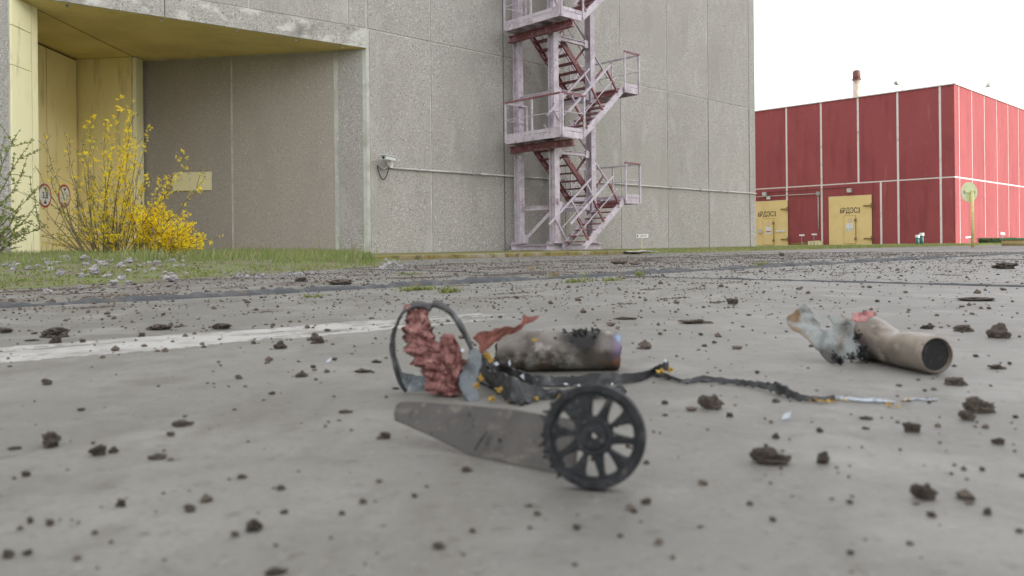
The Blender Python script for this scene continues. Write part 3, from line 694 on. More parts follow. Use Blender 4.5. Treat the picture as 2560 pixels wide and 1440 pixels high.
# small round emblems above the notices
for t, px, py in ((D2, 2126, 552), (D1, 1922, 560)):
    a, z = RF.hit(px, py); m = MB(); m.disc(RF.p(a, z, .0875), RF.n, .085, .004, 20); m.build('round_notice', M['sign_red'], t)
    m = MB(); m.disc(RF.p(a, z, .0918), RF.n, .066, .003, 20); m.build('round_notice', M['sign_white'], t)
a, z = RF.hit(2126, 573); m = MB()
for dx in (-.12, .0, .12): RF.box(m, a + dx - .015, a + dx + .015, z - .05, z + .03, .0925, .0935)
m.build('notice_print', M['ink'], D2)
a, z = RF.hit(1923, 579); m = MB(); RF.box(m, a - .14, a + .14, z - .03, z + .03, .0925, .0935); m.build('notice_print', M['sign_red'], D1)
a, z = RF.hit(1902, 578); m = MB(); RF.box(m, a - .09, a + .09, z - .13, z + .13, .064, .16); bevel(m.build('switch_box', M['pipe'], D1), .01)

# lamps, conduits on the red front
def wall_lamp(px, py, lab):
    a, z = RF.hit(px, py, .15); t = thing('wall_lamp', lab, 'lamp', RF.p(a, z, .1), 'floodlights over the ochre doors')
    m = MB(); m.bar(RF.p(a, z - .12, .2), RF.p(a, z + .10, .26), .26, .14, up=RF.n); bevel(m.build('lamp_housing', M['grey_box'], t), .02)
    m = MB(); m.bar(RF.p(a, z - .10, .285), RF.p(a, z + .06, .335), .2, .02, up=RF.n); m.build('lamp_glass', M['dev_white'], t)
    m = MB(); m.bar(RF.p(a, z + .05, .046), RF.p(a, z + .03, .2), .05, .05); m.build('bracket', M['cable'], t)
wall_lamp(2125, 476, 'small floodlight above the ochre door nearer the building corner')
wall_lamp(1913, 485, 'small floodlight above the ochre door half hidden by the grey building')
a0, z0 = RF.hit(2045, 484, .07); a1 = RF.hit(1880, 493, .07)[0]
t = thing('wall_conduit', 'thin grey conduit with a junction box between the two ochre doors', 'pipe', RF.p(a0, z0, .06))
m = MB(); m.tube([RF.p(a1, z0, .07), RF.p(a0 - .1, z0, .07)], .02, 8); m.build('pipe_length', M['pipe'], t, True)
zb = RF.hit(2047, 574, .07)[1]
m = MB(); m.tube([RF.p(a0, z0 - .1, .07), RF.p(a0, zb, .07)], .022, 8); m.build('pipe_length', M['pipe'], t, True)
m = MB(); RF.box(m, a0 - .1, a0 + .1, z0 - .1, z0 + .1, .046, .14); bevel(m.build('junction_box', M['grey_box'], t), .01)
a0, z0 = RF.hit(1921, 495, .06); m = MB(); RF.box(m, a0 - .11, a0 + .11, z0 - .08, z0 + .08, .046, .09)
o = m.build('lit_sign_box', M['dev_white']); tag(o, 'tiny white sign box on the red wall under the left floodlight', 'sign')
a0, z0 = RF.hit(2120, 468, .06); a1 = RF.hit(1900, 483, .06)[0]
m = MB(); m.tube([RF.p(a1, z0 - .02, .06), RF.p((a0 + a1) / 2, z0 - .03, .06), RF.p(a0, z0, .06)], .012, 6); o = m.build('cable', M['cable']); tag(o, 'thin dark cable under the white horizontal joint feeding the floodlights', 'cable')

# chimney and roof lamps
cp = Vector((.4257 * 47.5, 47.5, 0)); cp = at(2142, 240, 47.5)
t = thing('chimney', 'rust capped metal chimney pipe on the red building roof', 'chimney', (cp.x, cp.y, RT))
zt = at(2142, 175, 47.5).z; zm = at(2142, 200, 47.5).z
m = MB(); m.tube([(cp.x, cp.y, RT), (cp.x, cp.y, zm)], .21, 20); m.build('chimney_pipe', M['stack'], t, True)
m = MB(); m.tube([(cp.x, cp.y, RT + .02), (cp.x, cp.y, RT + .25), (cp.x, cp.y, RT + .45)], [.62, .55, .24], 20); m.build('chimney_skirt', M['stack_red'], t, True)
m = MB(); m.tube([(cp.x, cp.y, zm + .001), (cp.x, cp.y, zm + .05)], .27, 20); m.build('collar', M['stack_red'], t)
m = MB(); m.tube([(cp.x, cp.y, zm + .05), (cp.x, cp.y, zt - .15), (cp.x, cp.y, zt - .04), (cp.x, cp.y, zt)], [.215, .22, .17, .04], 20); m.build('chimney_cowl', M['stack_red'], t, True)
def roof_lamp(wall, px, py_base, hx, hz, lab):
    a, _ = wall.hit(px, py_base); p = wall.p(a, RT + .03, -.1); t = thing('roof_lamp', lab, 'lamp', p, 'lamps on the red roof edge')
    hd = wall.n * .35 + wall.d * hx
    m = MB(); m.tube([p, p + Vector((0, 0, .18)), p + hd * .6 + Vector((0, 0, hz * .8))], .025, 8); m.build('lamp_arm', M['grey_box'], t)
    c = p + hd * .6 + Vector((0, 0, hz * .8)); e_ = c + hd * .45 + Vector((0, 0, hz * .45))
    m = MB(); m.tube([c, c.lerp(e_, .3), c.lerp(e_, .8), e_], [.05, .11, .13, .06], 10); m.build('lamp_head', M['pipe'], t, True)
roof_lamp(RF, 2256, 226, -.25, .38, 'small arm lamp on the roof edge of the shaded red front')
roof_lamp(RR, 2456, 242, .5, .5, 'small arm lamp on the roof edge of the sunlit red side')

# unseen block added beyond the right frame edge to shade yard and grey wall
NB = Wall((63.4, -29.6), (.4226, .9063))                # runs away along the yard
nb = thing('shade_block', 'unseen grey block added beyond the right frame edge to shade the yard', 'building', tuple(NB.p(5, 0)))
m = MB(); m.box(NB.p(-30, -.05), NB.d * 69, NB.n * 20, (0, 0, 30)); m.build('core_wall', M['mortar'], nb)
for k in range(23):
    for z0 in (0, 6, 12, 18, 24):
        m = MB(); m.box(NB.p(-30 + 3 * k + .03, z0 + .03, -.016), NB.d * 2.94, NB.n * .0155, (0, 0, 5.94)); m.build('wall_panel', M['agg'], nb)

# ------------------------------------------------------------------ things along the far verge
def disc_sign():
    p = ground(2432, 615, .04); top = at(2432, 470, p.y).z; c = at(2430, 480, p.y - .06)
    t = thing('round_sign', 'round sign seen from its blank pale back on a thin yellow post', 'sign', p)
    m = MB(); m.tube([p - Vector((0, 0, .1)), Vector((p.x, p.y, c.z + .05))], .045, 12); m.build('post', M['pole_yellow'], t, True)
    nrm = Vector((.30, -1, 0)).normalized(); r = 25.5 / F_PX * p.y
    back = Vector((c.x, p.y, c.z)) - nrm * .075
    m = MB(); m.disc(back, nrm, r, .012, 36); m.build('sign_plate', M['sign_back'], t)
    sd = Vector((-nrm.y, nrm.x, 0)) * -1
    m = MB(); m.bar(back + nrm * .02 - sd * r * .55, back + nrm * .02 + sd * r * .55, .03, .035); m.build('clamp_bar', M['sign_back'], t)
    m = MB()
    for s_ in (-.62, .62): m.bar(back + nrm * .016 + sd * r * s_ - Vector((0, 0, .04)), back + nrm * .016 + sd * r * s_ + Vector((0, 0, .05)), .06, .03)
    m.build('clamp', M['grey_box'], t)
disc_sign()
def stake_sign(px, py_base, w_px, h_px, py_plate, lab, depth=None, tilt=0.0, printed=False):
    p = ground(px, py_base, .04) if depth is None else at(px, py_base, depth); p.z = .03
    Y = p.y; c = at(px, py_plate, Y); t = thing('stake_sign', lab, 'sign', p, 'little name signs on stakes')
    wd, ht = w_px / F_PX * Y, h_px / F_PX * Y; d = Vector((1, .25, tilt)).normalized(); n = Vector((d.y, -d.x, 0)).normalized()
    m = MB(); m.bar((p.x, p.y, -.02), (p.x, p.y, c.z - ht * .3), .018, .018); m.build('stake', M['pole_yellow'] if printed else M['grey_box'], t)
    q = c + n * .02; up = n.cross(d)
    m = MB(); m.box(q - d * wd / 2 - up * ht / 2, d * wd, up * ht, n * .008); m.build('plate', M['sign_white'], t)
    if printed:
        m = MB()
        m.box(q - d * wd * .45 - up * ht * .25 + n * .0085, d * wd * .1, up * ht * .5, n * .002)
        for x in (-.15, -.08, -.01, .1, .2, .27): m.box(q + d * wd * x - up * ht * .16 + n * .0085, d * wd * .045, up * ht * .34, n * .002)
        m.build('print', M['ink'], t)
stake_sign(1605, 628, 32, 9, 590, 'small white printed sign on a stake in front of the grey wall', 23.2, printed=True)
stake_sign(2004, 613, 15, 4, 588, 'tiny white stake sign by the red wall, nearer the half hidden door', 44)
stake_sign(2035, 613, 15, 4, 586, 'tiny white stake sign by the red wall, nearer the white vertical joint', 43.5)
stake_sign(2420, 612, 17, 4, 593, 'tiny white stake sign left of the yellow sign post', 37, tilt=.12)
stake_sign(2506, 611, 13, 6, 584, 'tilted white stake sign standing above the clipped hedge', 36, tilt=-.18)
for px, dz, lab in ((2294, .0, 'shorter teal vent pipe with white cap by the red wall'), (2305, .06, 'taller teal vent pipe with white cap by the red wall')):
    p = at(px, 612, 36.5); hh = at(px, 594, 36.5).z + dz * 1.4; t = thing('vent_pipe', lab, 'pipe', (p.x, p.y, .03), 'teal vent pipes')
    m = MB(); m.tube([(p.x, p.y, 0), (p.x, p.y, hh - .001)], .075, 14); m.build('pipe_body', M['teal'], t, True)
    m = MB(); m.tube([(p.x, p.y, hh), (p.x, p.y, hh + .13)], .095, 14); m.build('pipe_cap', M['dev_white'], t)
# round buff tank, low hedge
p = at(2590, 612, 30.5); t = thing('round_tank', 'low round buff concrete tank with a green rim at the frame edge', 'tank', (p.x, p.y, .02))
rr = 1.12; zt = at(2540, 597, 29.6).z
m = MB(); m.tube([(p.x, p.y, 0), (p.x, p.y, zt - .03)], rr, 40); m.build('tank_wall', M['tank'], t, True)
m = MB(); m.tube([(p.x, p.y, zt - .0295), (p.x, p.y, zt + .03)], rr + .05, 40); m.build('tank_rim', M['tank_rim'], t)

def leafcloud(m, box_fn, n, size, rng):
    for _ in range(n):
        c = box_fn(rng); d = Vector((rng.gauss(0, 1), rng.gauss(0, 1), rng.gauss(0, 1))).normalized(); e_ = d.orthogonal().normalized(); s_ = size * rng.uniform(.6, 1.3)
        m.add([c - d * s_, c + e_ * s_ * .45, c + d * s_, c - e_ * s_ * .45], [(0, 1, 2, 3)])
rng = random.Random(3)
h0, h1 = at(2452, 612, 38.5), at(2530, 612, 38.5); ht = at(2490, 595, 38.5).z
t = thing('hedge', 'low clipped dark green hedge before the sunlit red wall', 'hedge', ((h0.x + h1.x) / 2, h0.y, .02))
m = MB()
def hb(r):
    x = r.uniform(h0.x, h1.x); y = r.uniform(-.4, .4); z = ht * r.random() ** .6
    return Vector((x, h0.y + y + .0, z + .04 * noise.noise(Vector((x * 3, y * 3, 0)))))
leafcloud(m, hb, 5200, .035, rng); m.build('foliage', M['hedge'], t)
m = MB(); m.cbox(((h0.x + h1.x) / 2, h0.y, ht * .45), h1.x - h0.x - .16, .6, ht * .8); m.build('hedge_core', M['hedge'], t)

# pale lump of broken concrete on the mossy strip; low row of block stubs by the red wall
def rock_mesh(name, seed, sub=2, squash=.7, rough=.35, mt=None, sx=1, sy=1):
    bm = bmesh.new(); bmesh.ops.create_icosphere(bm, subdivisions=sub, radius=.5); o3 = Vector((seed * 7.3, seed * 3.1, seed * 1.7))
    for v in bm.verts:
        p = v.co.copy(); k = 1 + rough * noise.noise(p * 2.2 + o3) * 1.3 + rough * .55 * noise.noise(p * 6 + o3)
        v.co = Vector((p.x * k * sx, p.y * k * sy, p.z * k * squash))
    zmin = min(v.co.z for v in bm.verts)
    for v in bm.verts:
        v.co.z -= zmin * .72
        if v.co.z < 0: v.co.z *= .1
    ex = max(v.co.x for v in bm.verts) - min(v.co.x for v in bm.verts)
    for v in bm.verts: v.co /= ex
    me = bpy.data.meshes.new(name); bm.to_mesh(me); bm.free(); me.materials.append(mt or M['clod']); return me
me = rock_mesh('broken_slab', 21, 4, .12, .5, M['rubble'], 1.0, .8)
p = at(1603, 630, 17.6); o = link('broken_slab', me, None, (p.x, p.y, .03)); o.scale = (.78, .9, .55)
tag(o, 'flat pale lump of broken concrete on the mossy strip right of the stairs', 'rubble')
blk = thing('block_row', 'low row of pale concrete blocks at the red wall foot between the doors', 'blocks', tuple(RF.p(-8, 0, .5)))
for k in range(9):
    a = RF.hit(1980 + k * 8.5, 608, .5)[0]; m = MB(); RF.box(m, a, a + (.16 if k > 4 else .2), 0, .16 + .05 * random.random() + (.08 if k > 4 else 0), .42, .62); m.build('block', M['plaque'] if k > 4 else M['kerb'], blk)

# ------------------------------------------------------------------ grass verge on the left
FRONT = [Vector((-6.5, 2.7, 0)), Vector((-4.2, 3.9, 0)), Vector((-2.95, 4.67, 0)), Vector((-2.47, 5.68, 0)), Vector((-2.1, 7.3, 0)), Vector((-1.55, 8.8, 0)), Vector((-1.50, 11.4, 0)), Vector((-3.4, 19.8, 0)), Vector((-3.75, 21, 0))]
def front_x(y):
    for p, q in zip(FRONT, FRONT[1:]):
        if p.y <= y <= q.y: return p.x + (q.x - p.x) * (y - p.y) / (q.y - p.y)
    return FRONT[0].x if y < FRONT[0].y else FRONT[-1].x
def verge_d(x, y):
    return (front_x(y) - x) * (.62 if y < 8 else .8)      # rough distance into the verge
def verge_z(x, y):
    d = verge_d(x, y); n_ = noise.noise(Vector((x * 1.3, y * 1.3, 0)))
    return .006 + min(.075, max(0, d) * .055) + .018 * n_ * min(1, max(0, d) * 2)
b = MB(); ny, nx = 120, 44
for j in range(ny + 1):
    y = 2.7 + 19.4 * j / ny; x1 = front_x(y) + .05 * noise.noise(Vector((y * 2.5, 0, 5)))
    for i in range(nx + 1):
        x = x1 - 11 * (i / nx) ** 1.7
        b.v.append(Vector((x, y, verge_z(x, y) if i else -.02)))
for j in range(ny):
    for i in range(nx):
        k = j * (nx + 1) + i; b.f.append((k, k + 1, k + nx + 2, k + nx + 1)); b.m.append(0)
o = b.build('verge_ground', M['soil'], smooth=True); o["kind"] = "structure"

def in_view(x, y, pad=.05): return y > .3 and abs(x / y) < .66 + pad
def blade(vs, fs, p, h, wd, rng, lean=.45):
    a = rng.uniform(0, 2 * pi); s = Vector((cos(a), sin(a), 0)) * wd; l = Vector((cos(a + 1.3), sin(a + 1.3), 0)) * h * lean * rng.uniform(.2, 1.3)
    k = len(vs)
    vs += [p - s, p + s, p + s * .8 + l * .3 + Vector((0, 0, h * .55)), p - s * .8 + l * .3 + Vector((0, 0, h * .55)), p + l + Vector((0, 0, h))]
    fs += [(k, k + 1, k + 2, k + 3), (k + 3, k + 2, k + 4)]
rng = random.Random(11); vs, fs = [], []
n = 0
while n < 27000:
    y = 3.6 + 17 * rng.random() ** 1.25; x = front_x(y) - rng.random() ** 1.3 * 8.5
    if not in_view(x, y): continue
    d = verge_d(x, y); cl = noise.noise(Vector((x * 1.6, y * 1.6, 9)))
    if d < .02: continue
    stony = y < 9.2 and .12 < d < 1.9 and x < -1.9
    pr = .55 + cl * .9
    if stony: pr *= .30
    if d < .25: pr *= .5
    if rng.random() > pr: continue
    far = y > 8
    h = (.04 if stony or d < .3 else .075 if not far else .10) * rng.uniform(.5, 1.55) * (1 + .5 * cl)
    if rng.random() < .004: h = rng.uniform(.3, .42)
    blade(vs, fs, Vector((x, y, verge_z(x, y) - .01)), h, .0035 if not far else .005, rng); n += 1
m = MB(); m.v, m.f = vs, fs; m.m = [1 if (i // 2) % 7 == 3 else 0 for i in range(len(fs))]; o = m.build('grass', [M['grass'], M['dry']])
tag(o, 'long spring grass covering the verge below the yellow gateway', 'grass', kind='stuff')
# low broad-leaved weeds between the stones
rng = random.Random(12); m = MB()
for _ in range(2600):
    y = rng.uniform(3.7, 8.6); x = front_x(y) - rng.uniform(.02, 2.4)
    if not in_view(x, y) or noise.noise(Vector((x * 2.4, y * 2.4, 20))) < -.05: continue
    c = Vector((x, y, verge_z(x, y)))
    for k in range(4):
        a = rng.uniform(0, 6.28); d = Vector((cos(a), sin(a), rng.uniform(.3, 1.6))).normalized(); e_ = d.cross(Vector((0, 0, 1))).normalized(); s_ = rng.uniform(.010, .024)
        m.add([c, c + d * s_ * .6 + e_ * s_ * .35, c + d * s_ * 1.3, c + d * s_ * .6 - e_ * s_ * .35], [(0, 1, 2, 3)])
o = m.build('ground_cover', M['weed']); tag(o, 'low yellow green weeds creeping among the pale stones', 'weeds', kind='stuff')
# short grass along the far road edge
rng = random.Random(13); vs, fs = [], []
for _ in range(15000):
    a = rng.uniform(13.5, 44); c = 11.05 + rng.random() ** 1.6 * 5.5
    if a < 15.5 and rng.random() < (15.5 - a) / 2: continue
    blade(vs, fs, uv(a, c, .02), rng.uniform(.03, .075) * (1 if a < 24 else 1.2), .007, rng)
m = MB(); m.v, m.f, m.m = vs, fs, [0] * len(fs); o = m.build('grass', M['grass'])
tag(o, 'short mown grass strip along the far road edge by the red building', 'grass', kind='stuff')

# stones of the verge
rng = random.Random(14); SM = [rock_mesh('stone', 30 + k, 3, .72, .6, M['stone'], 1, .8) for k in range(7)]
def stone(px, py, wpx, lab):
    p = ground(px, py, .03); p.z = verge_z(p.x, p.y) - .006
    s_ = 1.12 * wpx / F_PX * p.y; p.z += s_ * .06; o = link('stone', SM[rng.randrange(7)], None, p); o.scale = (s_, s_ * rng.uniform(.7, 1.1), s_ * rng.uniform(.7, 1.05)); o.rotation_euler = (rng.uniform(-.2, .2), rng.uniform(-.2, .2), rng.uniform(0, 6.28))
    return tag(o, lab, 'stone', 'pale stones on the verge')
big = [(212, 672, 34, 'large grey stone in the middle of the pale stone heap'), (236, 688, 26, 'blue grey stone below the stone heap at the grass edge'),
       (284, 702, 30, 'whitish angular stone at the pavement edge below the stone heap'), (322, 700, 16, 'upright narrow stone at the pavement edge'),
       (412, 690, 22, 'pinkish stone leaning on a flat one at the pavement edge'), (432, 694, 34, 'flat grey stone at the pavement edge beside a pinkish one'),
       (202, 713, 24, 'bluish flat stone lowest on the pavement edge'), (165, 668, 38, 'broad pale stone in the upper part of the heap'), (296, 662, 20, 'squarish pale stone under the yellow forsythia'),
       (118, 720, 22, 'pinkish buried stone at the left pavement edge')]
for a_ in big: stone(*a_)
ROW = 'leftmost second third fourth fifth sixth seventh eighth ninth tenth eleventh twelfth thirteenth fourteenth fifteenth sixteenth seventeenth eighteenth nineteenth twentieth'.split()
for px0, px1, py0, py1, n, s0, s1, lab in ((60, 330, 655, 664, 18, 8, 20, 'in the heap under the forsythia, top row'), (60, 330, 665, 674, 18, 8, 22, 'in the heap under the forsythia, second row'), (60, 330, 675, 684, 17, 8, 22, 'in the heap under the forsythia, third row'), (60, 330, 685, 694, 17, 8, 22, 'in the heap under the forsythia, bottom row'),
        (0, 60, 668, 690, 16, 9, 18, 'at the left end of the stone heap'), (330, 470, 658, 669, 14, 8, 16, 'in grass right of the heap, farther row'), (330, 470, 670, 684, 14, 8, 16, 'in grass right of the heap, nearer row'), (560, 660, 674, 686, 16, 7, 14, 'at the grass edge in mid verge'),
        (700, 850, 676, 683, 18, 6, 12, 'along the grass edge toward its right end'), (950, 1005, 650, 658, 14, 6, 13, 'in gravel at the grass tip, farther row'), (950, 1005, 659, 668, 14, 6, 13, 'in gravel at the grass tip, nearer row')):
    xs = sorted(rng.uniform(px0, px1) for _ in range(n))
    for i, x in enumerate(xs): stone(x, rng.uniform(py0, py1), rng.uniform(s0, s1), ROW[i] + (' pale stone ' if i == 0 else ' pale stone from the left ') + lab)

# ------------------------------------------------------------------ shrubs
def petals(m, c, size, rng, n=4):
    ax_ = Vector((rng.gauss(0, 1), rng.gauss(0, 1), rng.gauss(0, 1) - .4)).normalized(); e_ = ax_.orthogonal().normalized(); f_ = ax_.cross(e_)
    for k in range(n):
        a = k * 2 * pi / n; d = (e_ * cos(a) + f_ * sin(a)) * .9 + ax_ * .45; s = (f_ * cos(a) - e_ * sin(a)) * .26
        m.add([c, c + (d * .55 + s) * size, c + d * size, c + (d * .55 - s) * size], [(0, 1, 2, 3)])
def leafpair(m, c, d, size, rng):
    for sg in (-1, 1):
        s = (d.orthogonal().normalized() * sg); s.rotate(Quaternion(d, rng.uniform(0, 6.28))); t_ = (d * .8 + s * .8).normalized(); w_ = t_.cross(d).normalized() * size * .28
        m.add([c, c + t_ * size * .5 + w_, c + t_ * size, c + t_ * size * .5 - w_], [(0, 1, 2, 3)])
def shoot(base, tip, bend, n, rng, wob):
    out = []; mid = base.lerp(tip, .5) + bend; ph = Vector((rng.uniform(0, 99), 0, 0))
    for i in range(n + 1):
        f = i / n; p = base * (1 - f) ** 2 + mid * 2 * f * (1 - f) + tip * f * f
        out.append(p + Vector((noise.noise(ph + Vector((f * 3, 0, 0))), noise.noise(ph + Vector((f * 3, 9, 0))), 0)) * wob * f)
    return out

BY = 12.6
rng = random.Random(5)
bc = at(300, 650, BY); bc.z = .06
bush = thing('forsythia_bush', 'straggly forsythia bush with yellow blossom in front of the yellow gateway', 'bush', bc)
br, fl, bd = MB(), MB(), MB()
def P(px, py, dy=0.0): return at(px, py, BY + dy)
def add_shoot(pts, r0, flower, buds, twig=True):
    n = len(pts); br.tube(pts, [max(.0035, r0 * (1 - .85 * i / (n - 1))) for i in range(n)], 5)
    for i in range(n - 1):
        d = (pts[i + 1] - pts[i]); ln = d.length; f = i / (n - 1)
        if f < .12: continue
        for _ in range(max(1, int(ln / .028))):
            c = pts[i] + d * rng.random() + Vector((rng.gauss(0, .022), rng.gauss(0, .022), rng.gauss(0, .022)))
            r = rng.random()
            if r < flower * (.45 + .7 * f):
                for _k in range(rng.choice((2, 3, 3, 4))): petals(fl, c + Vector((rng.gauss(0, .016), rng.gauss(0, .016), rng.gauss(0, .016))), rng.uniform(.018, .031), rng)
            elif r < flower + buds: leafpair(bd, c, d.normalized(), rng.uniform(.022, .046), rng)
        if twig and rng.random() < .5 and f > .2:
            tl = rng.uniform(.15, .42); td = (d.normalized() + Vector((rng.gauss(0, .6), rng.gauss(0, .6), rng.uniform(0, .6)))).normalized()
            add_shoot([pts[i], pts[i] + td * tl * .5, pts[i] + td * tl], .005, flower, buds, False)
stems = [  # base px, tip px, tip py, bend px, depth, radius, flower, bud
    (270, 335, 262, -10, .2, .013, .85, .1), (262, 300, 262, -20, -.2, .012, .8, .1), (280, 345, 340, 25, -.3, .011, .85, .1), (300, 372, 300, 10, .1, .009, .35, .25), (258, 268, 300, -10, .3, .012, .55, .25),
    (250, 235, 285, -30, .1, .012, .4, .35), (246, 205, 300, -20, -.2, .011, .25, .5), (240, 165, 345, -30, .1, .012, .1, .6), (235, 110, 330, -30, .2, .013, .06, .6), (232, 90, 420, -20, -.2, .012, .06, .6),
    (225, 70, 480, -15, .1, .011, .06, .6), (228, 40, 540, -10, -.3, .010, .05, .6), (232, 130, 440, -25, .4, .017, .15, .55), (240, 180, 400, -25, -.4, .012, .2, .5), (255, 215, 380, 0, .4, .010, .4, .4),
    (300, 460, 378, 30, .1, .010, .5, .2), (305, 420, 440, 30, -.2, .011, .7, .15), (310, 448, 432, 25, .2, .010, .75, .1), (300, 515, 440, 40, .0, .009, .4, .25), (310, 400, 500, 20, -.3, .010, .85, .1),
    (290, 365, 430, 20, .3, .010, .8, .15), (285, 320, 380, 10, -.4, .010, .75, .2), (272, 300, 420, 5, .4, .010, .6, .3), (265, 255, 420, 0, -.4, .010, .5, .35), (262, 235, 470, -10, .3, .010, .45, .35),
    (252, 190, 500, -15, -.3, .010, .2, .5), (240, 150, 530, -15, .3, .010, .1, .55), (235, 105, 590, -10, .2, .009, .08, .55), (260, 280, 350, -15, .0, .012, .6, .25), (275, 322, 310, -12, .3, .011, .8, .12)]
for (b0, tx, ty, bn, dp, r0, fw, bu) in stems:
    base = P(b0 + rng.uniform(-14, 14), 648, dp * .3); base.z = .04; tip = P(tx, ty, dp)
    add_shoot(shoot(base, tip, at(1280 + bn, 612, BY) - at(1280, 612, BY) + Vector((0, 0, .12)), 12, rng, .12), r0, fw, bu)
for _ in range(68):                                    # the dense low right flank
    base = P(rng.uniform(330, 430), 650, rng.uniform(-.4, .4)); base.z = .04
    tx = rng.uniform(325, 515); top = 505 if tx < 420 else 535 + (tx - 420) * .45
    tip = P(tx, rng.uniform(top, 630), rng.uniform(-.45, .45)); add_shoot(shoot(base, tip, Vector((.03, 0, .12)), 6, rng, .06), .007, .98, .02)
for _ in range(24):                                    # thin leafy whips through the middle and left
    base = P(rng.uniform(225, 330), 648, rng.uniform(-.4, .4)); base.z = .04
    tx = rng.uniform(80, 350); tip = P(tx, rng.uniform(430, 610), rng.uniform(-.5, .5)); fw = .12 if tx < 180 else .45
    add_shoot(shoot(base, tip, Vector((0, 0, .15)), 8, rng, .1), .006, fw, .5)
br.build('branches', M['bark'], bush)
o = fl.build('blossom', M['flower'], bush); o["kind"] = "stuff"
o = bd.build('leaf_buds', M['bud'], bush); o["kind"] = "stuff"

rng = random.Random(6); BY2 = 10.2
sc_ = at(-60, 655, BY2); sc_.z = .06
shrub = thing('leafy_shrub', 'thin green leafy shrub cut off by the left frame edge', 'bush', sc_)
br2, lf2 = MB(), MB()
for (tx, ty, bn, dp) in [(40, 330, -20, .1), (82, 345, -10, -.2), (15, 345, -25, .2), (5, 420, 0, -.1), (60, 430, 10, .2), (95, 470, 20, 0), (100, 505, 30, .3), (48, 520, 20, -.2), (85, 560, 25, .2), (20, 500, 0, .3), (60, 600, 20, 0), (-30, 330, -10, .2), (-90, 380, -10, 0), (115, 560, 30, -.1), (30, 590, 10, .2), (-10, 560, 0, .2), (10, 610, 0, -.2)]:
    base = at(-60 + rng.uniform(-40, 40), 655, BY2 + dp * .3); base.z = .05; tip = at(tx, ty, BY2 + dp)
    pts = shoot(base, tip, Vector((bn / F_PX * BY2, 0, .1)), 11, rng, .1)
    br2.tube(pts, [max(.003, .011 * (1 - .8 * i / 11)) for i in range(12)], 5)
    tw = []
    for i in range(3, 11):
        if rng.random() < .55:
            td = Vector((rng.gauss(0, .8), rng.gauss(0, .6), rng.uniform(.2, 1))).normalized() * rng.uniform(.12, .35); tw.append([pts[i], pts[i] + td * .5, pts[i] + td])
            br2.tube(tw[-1], [.004, .0035, .003], 5)
    for path in [pts[4:]] + tw:
        for p_, q_ in zip(path, path[1:]):
            for _ in range(max(2, int((q_ - p_).length / .032))):
                c = p_.lerp(q_, rng.random())
                for _k in range(2): leafpair(lf2, c, ((q_ - p_).normalized() + Vector((rng.gauss(0, .3), rng.gauss(0, .3), .2))).normalized(), rng.uniform(.022, .048), rng)
br2.build('branches', M['bark'], shrub); o = lf2.build('leaves', M['leaf'], shrub); o["kind"] = "stuff"

# weed tufts in the joints
def tuft(px, py, wpx, hpx, mt, lab, seed, nb=60, leafy=True):
    r = random.Random(seed); p = ground(px, py); s_ = p.y / F_PX; vs, fs = [], []
    for _ in range(nb):
        q = p + U * r.gauss(0, wpx * s_ * .33) + V * r.gauss(0, .012); blade(vs, fs, Vector((q.x, q.y, -.01)), hpx * s_ * r.uniform(.35, 1.1) + .012, .0022 if not leafy else .0045, r, 1.1 if leafy else .5)
    m = MB(); m.v, m.f, m.m = vs, fs, [0] * len(fs); o = m.build('weed_tuft', mt); return tag(o, lab, 'weed', 'weed tufts in the pavement joints')
tuft(782, 742, 48, 7, M['weed'], 'small yellow green weed in the dark joint above the white line', 1)
tuft(1040, 726, 80, 14, M['weed'], 'widest green weed tuft, in the dark joint above the metal hoop', 2, 110)
tuft(1118, 732, 44, 18, M['weed'], 'short upright green weed right of the widest tuft', 3)
tuft(1385, 694, 26, 18, M['dry'], 'pale dry grass tuft on the dark joint', 4, 70, False)
tuft(1440, 706, 76, 12, M['weed'], 'spreading green weed in front of the pale dry tuft', 5, 80)
tuft(1462, 700, 18, 30, M['weed'], 'few tall green blades right of the pale dry tuft', 6, 12, False)
tuft(1530, 702, 46, 10, M['weed'], 'small green weed in the joint below the stair foot', 7)
tuft(1600, 690, 36, 16, M['weed'], 'green weed with a dry stem near the far joint', 8, 30)
tuft(1330, 675, 30, 12, M['dry'], 'low brown dry tuft in the belt of soil', 9, 40, False)
tuft(1905, 668, 34, 18, M['weed'], 'green weed in the joint before the half hidden ochre door', 10, 50)
tuft(1025, 687, 60, 7, M['weed'], 'flat yellow green weed in the soil right of the verge tip', 11, 60)

# ------------------------------------------------------------------ the wreckage in the foreground
def ribbon(pts, sides, thick, name, mt, parent, flat=False):
    """a bent strip: centre points and half-width vectors, given real thickness"""
    m = MB(); n = len(pts); vs = []
    for i in range(n):
        t_ = (pts[min(i + 1, n - 1)] - pts[max(i - 1, 0)]).normalized(); nn = t_.cross(sides[i]).normalized() * thick / 2
        vs += [pts[i] - sides[i] - nn, pts[i] + sides[i] - nn, pts[i] + sides[i] + nn, pts[i] - sides[i] + nn]
    fs = [(0, 1, 2, 3), tuple(4 * (n - 1) + k for k in (3, 2, 1, 0))]
    for i in range(n - 1):
        for k in range(4): fs.append((4 * i + k, 4 * i + (k + 1) % 4, 4 * i + 4 + (k + 1) % 4, 4 * i + 4 + k))
    m.add(vs, fs); return m.build(name, mt, parent, not flat)
def smooth_path(pts, k=6):
    out = []
    for i in range(len(pts) - 1):
        p0, p1, p2, p3 = pts[max(i - 1, 0)], pts[i], pts[i + 1], pts[min(i + 2, len(pts) - 1)]
        for j in range(k):
            f = j / k; out.append(.5 * ((2 * p1) + (p2 - p0) * f + (2 * p0 - 5 * p1 + 4 * p2 - p3) * f * f + (3 * p1 - p0 - 3 * p2 + p3) * f ** 3))
    return out + [pts[-1]]
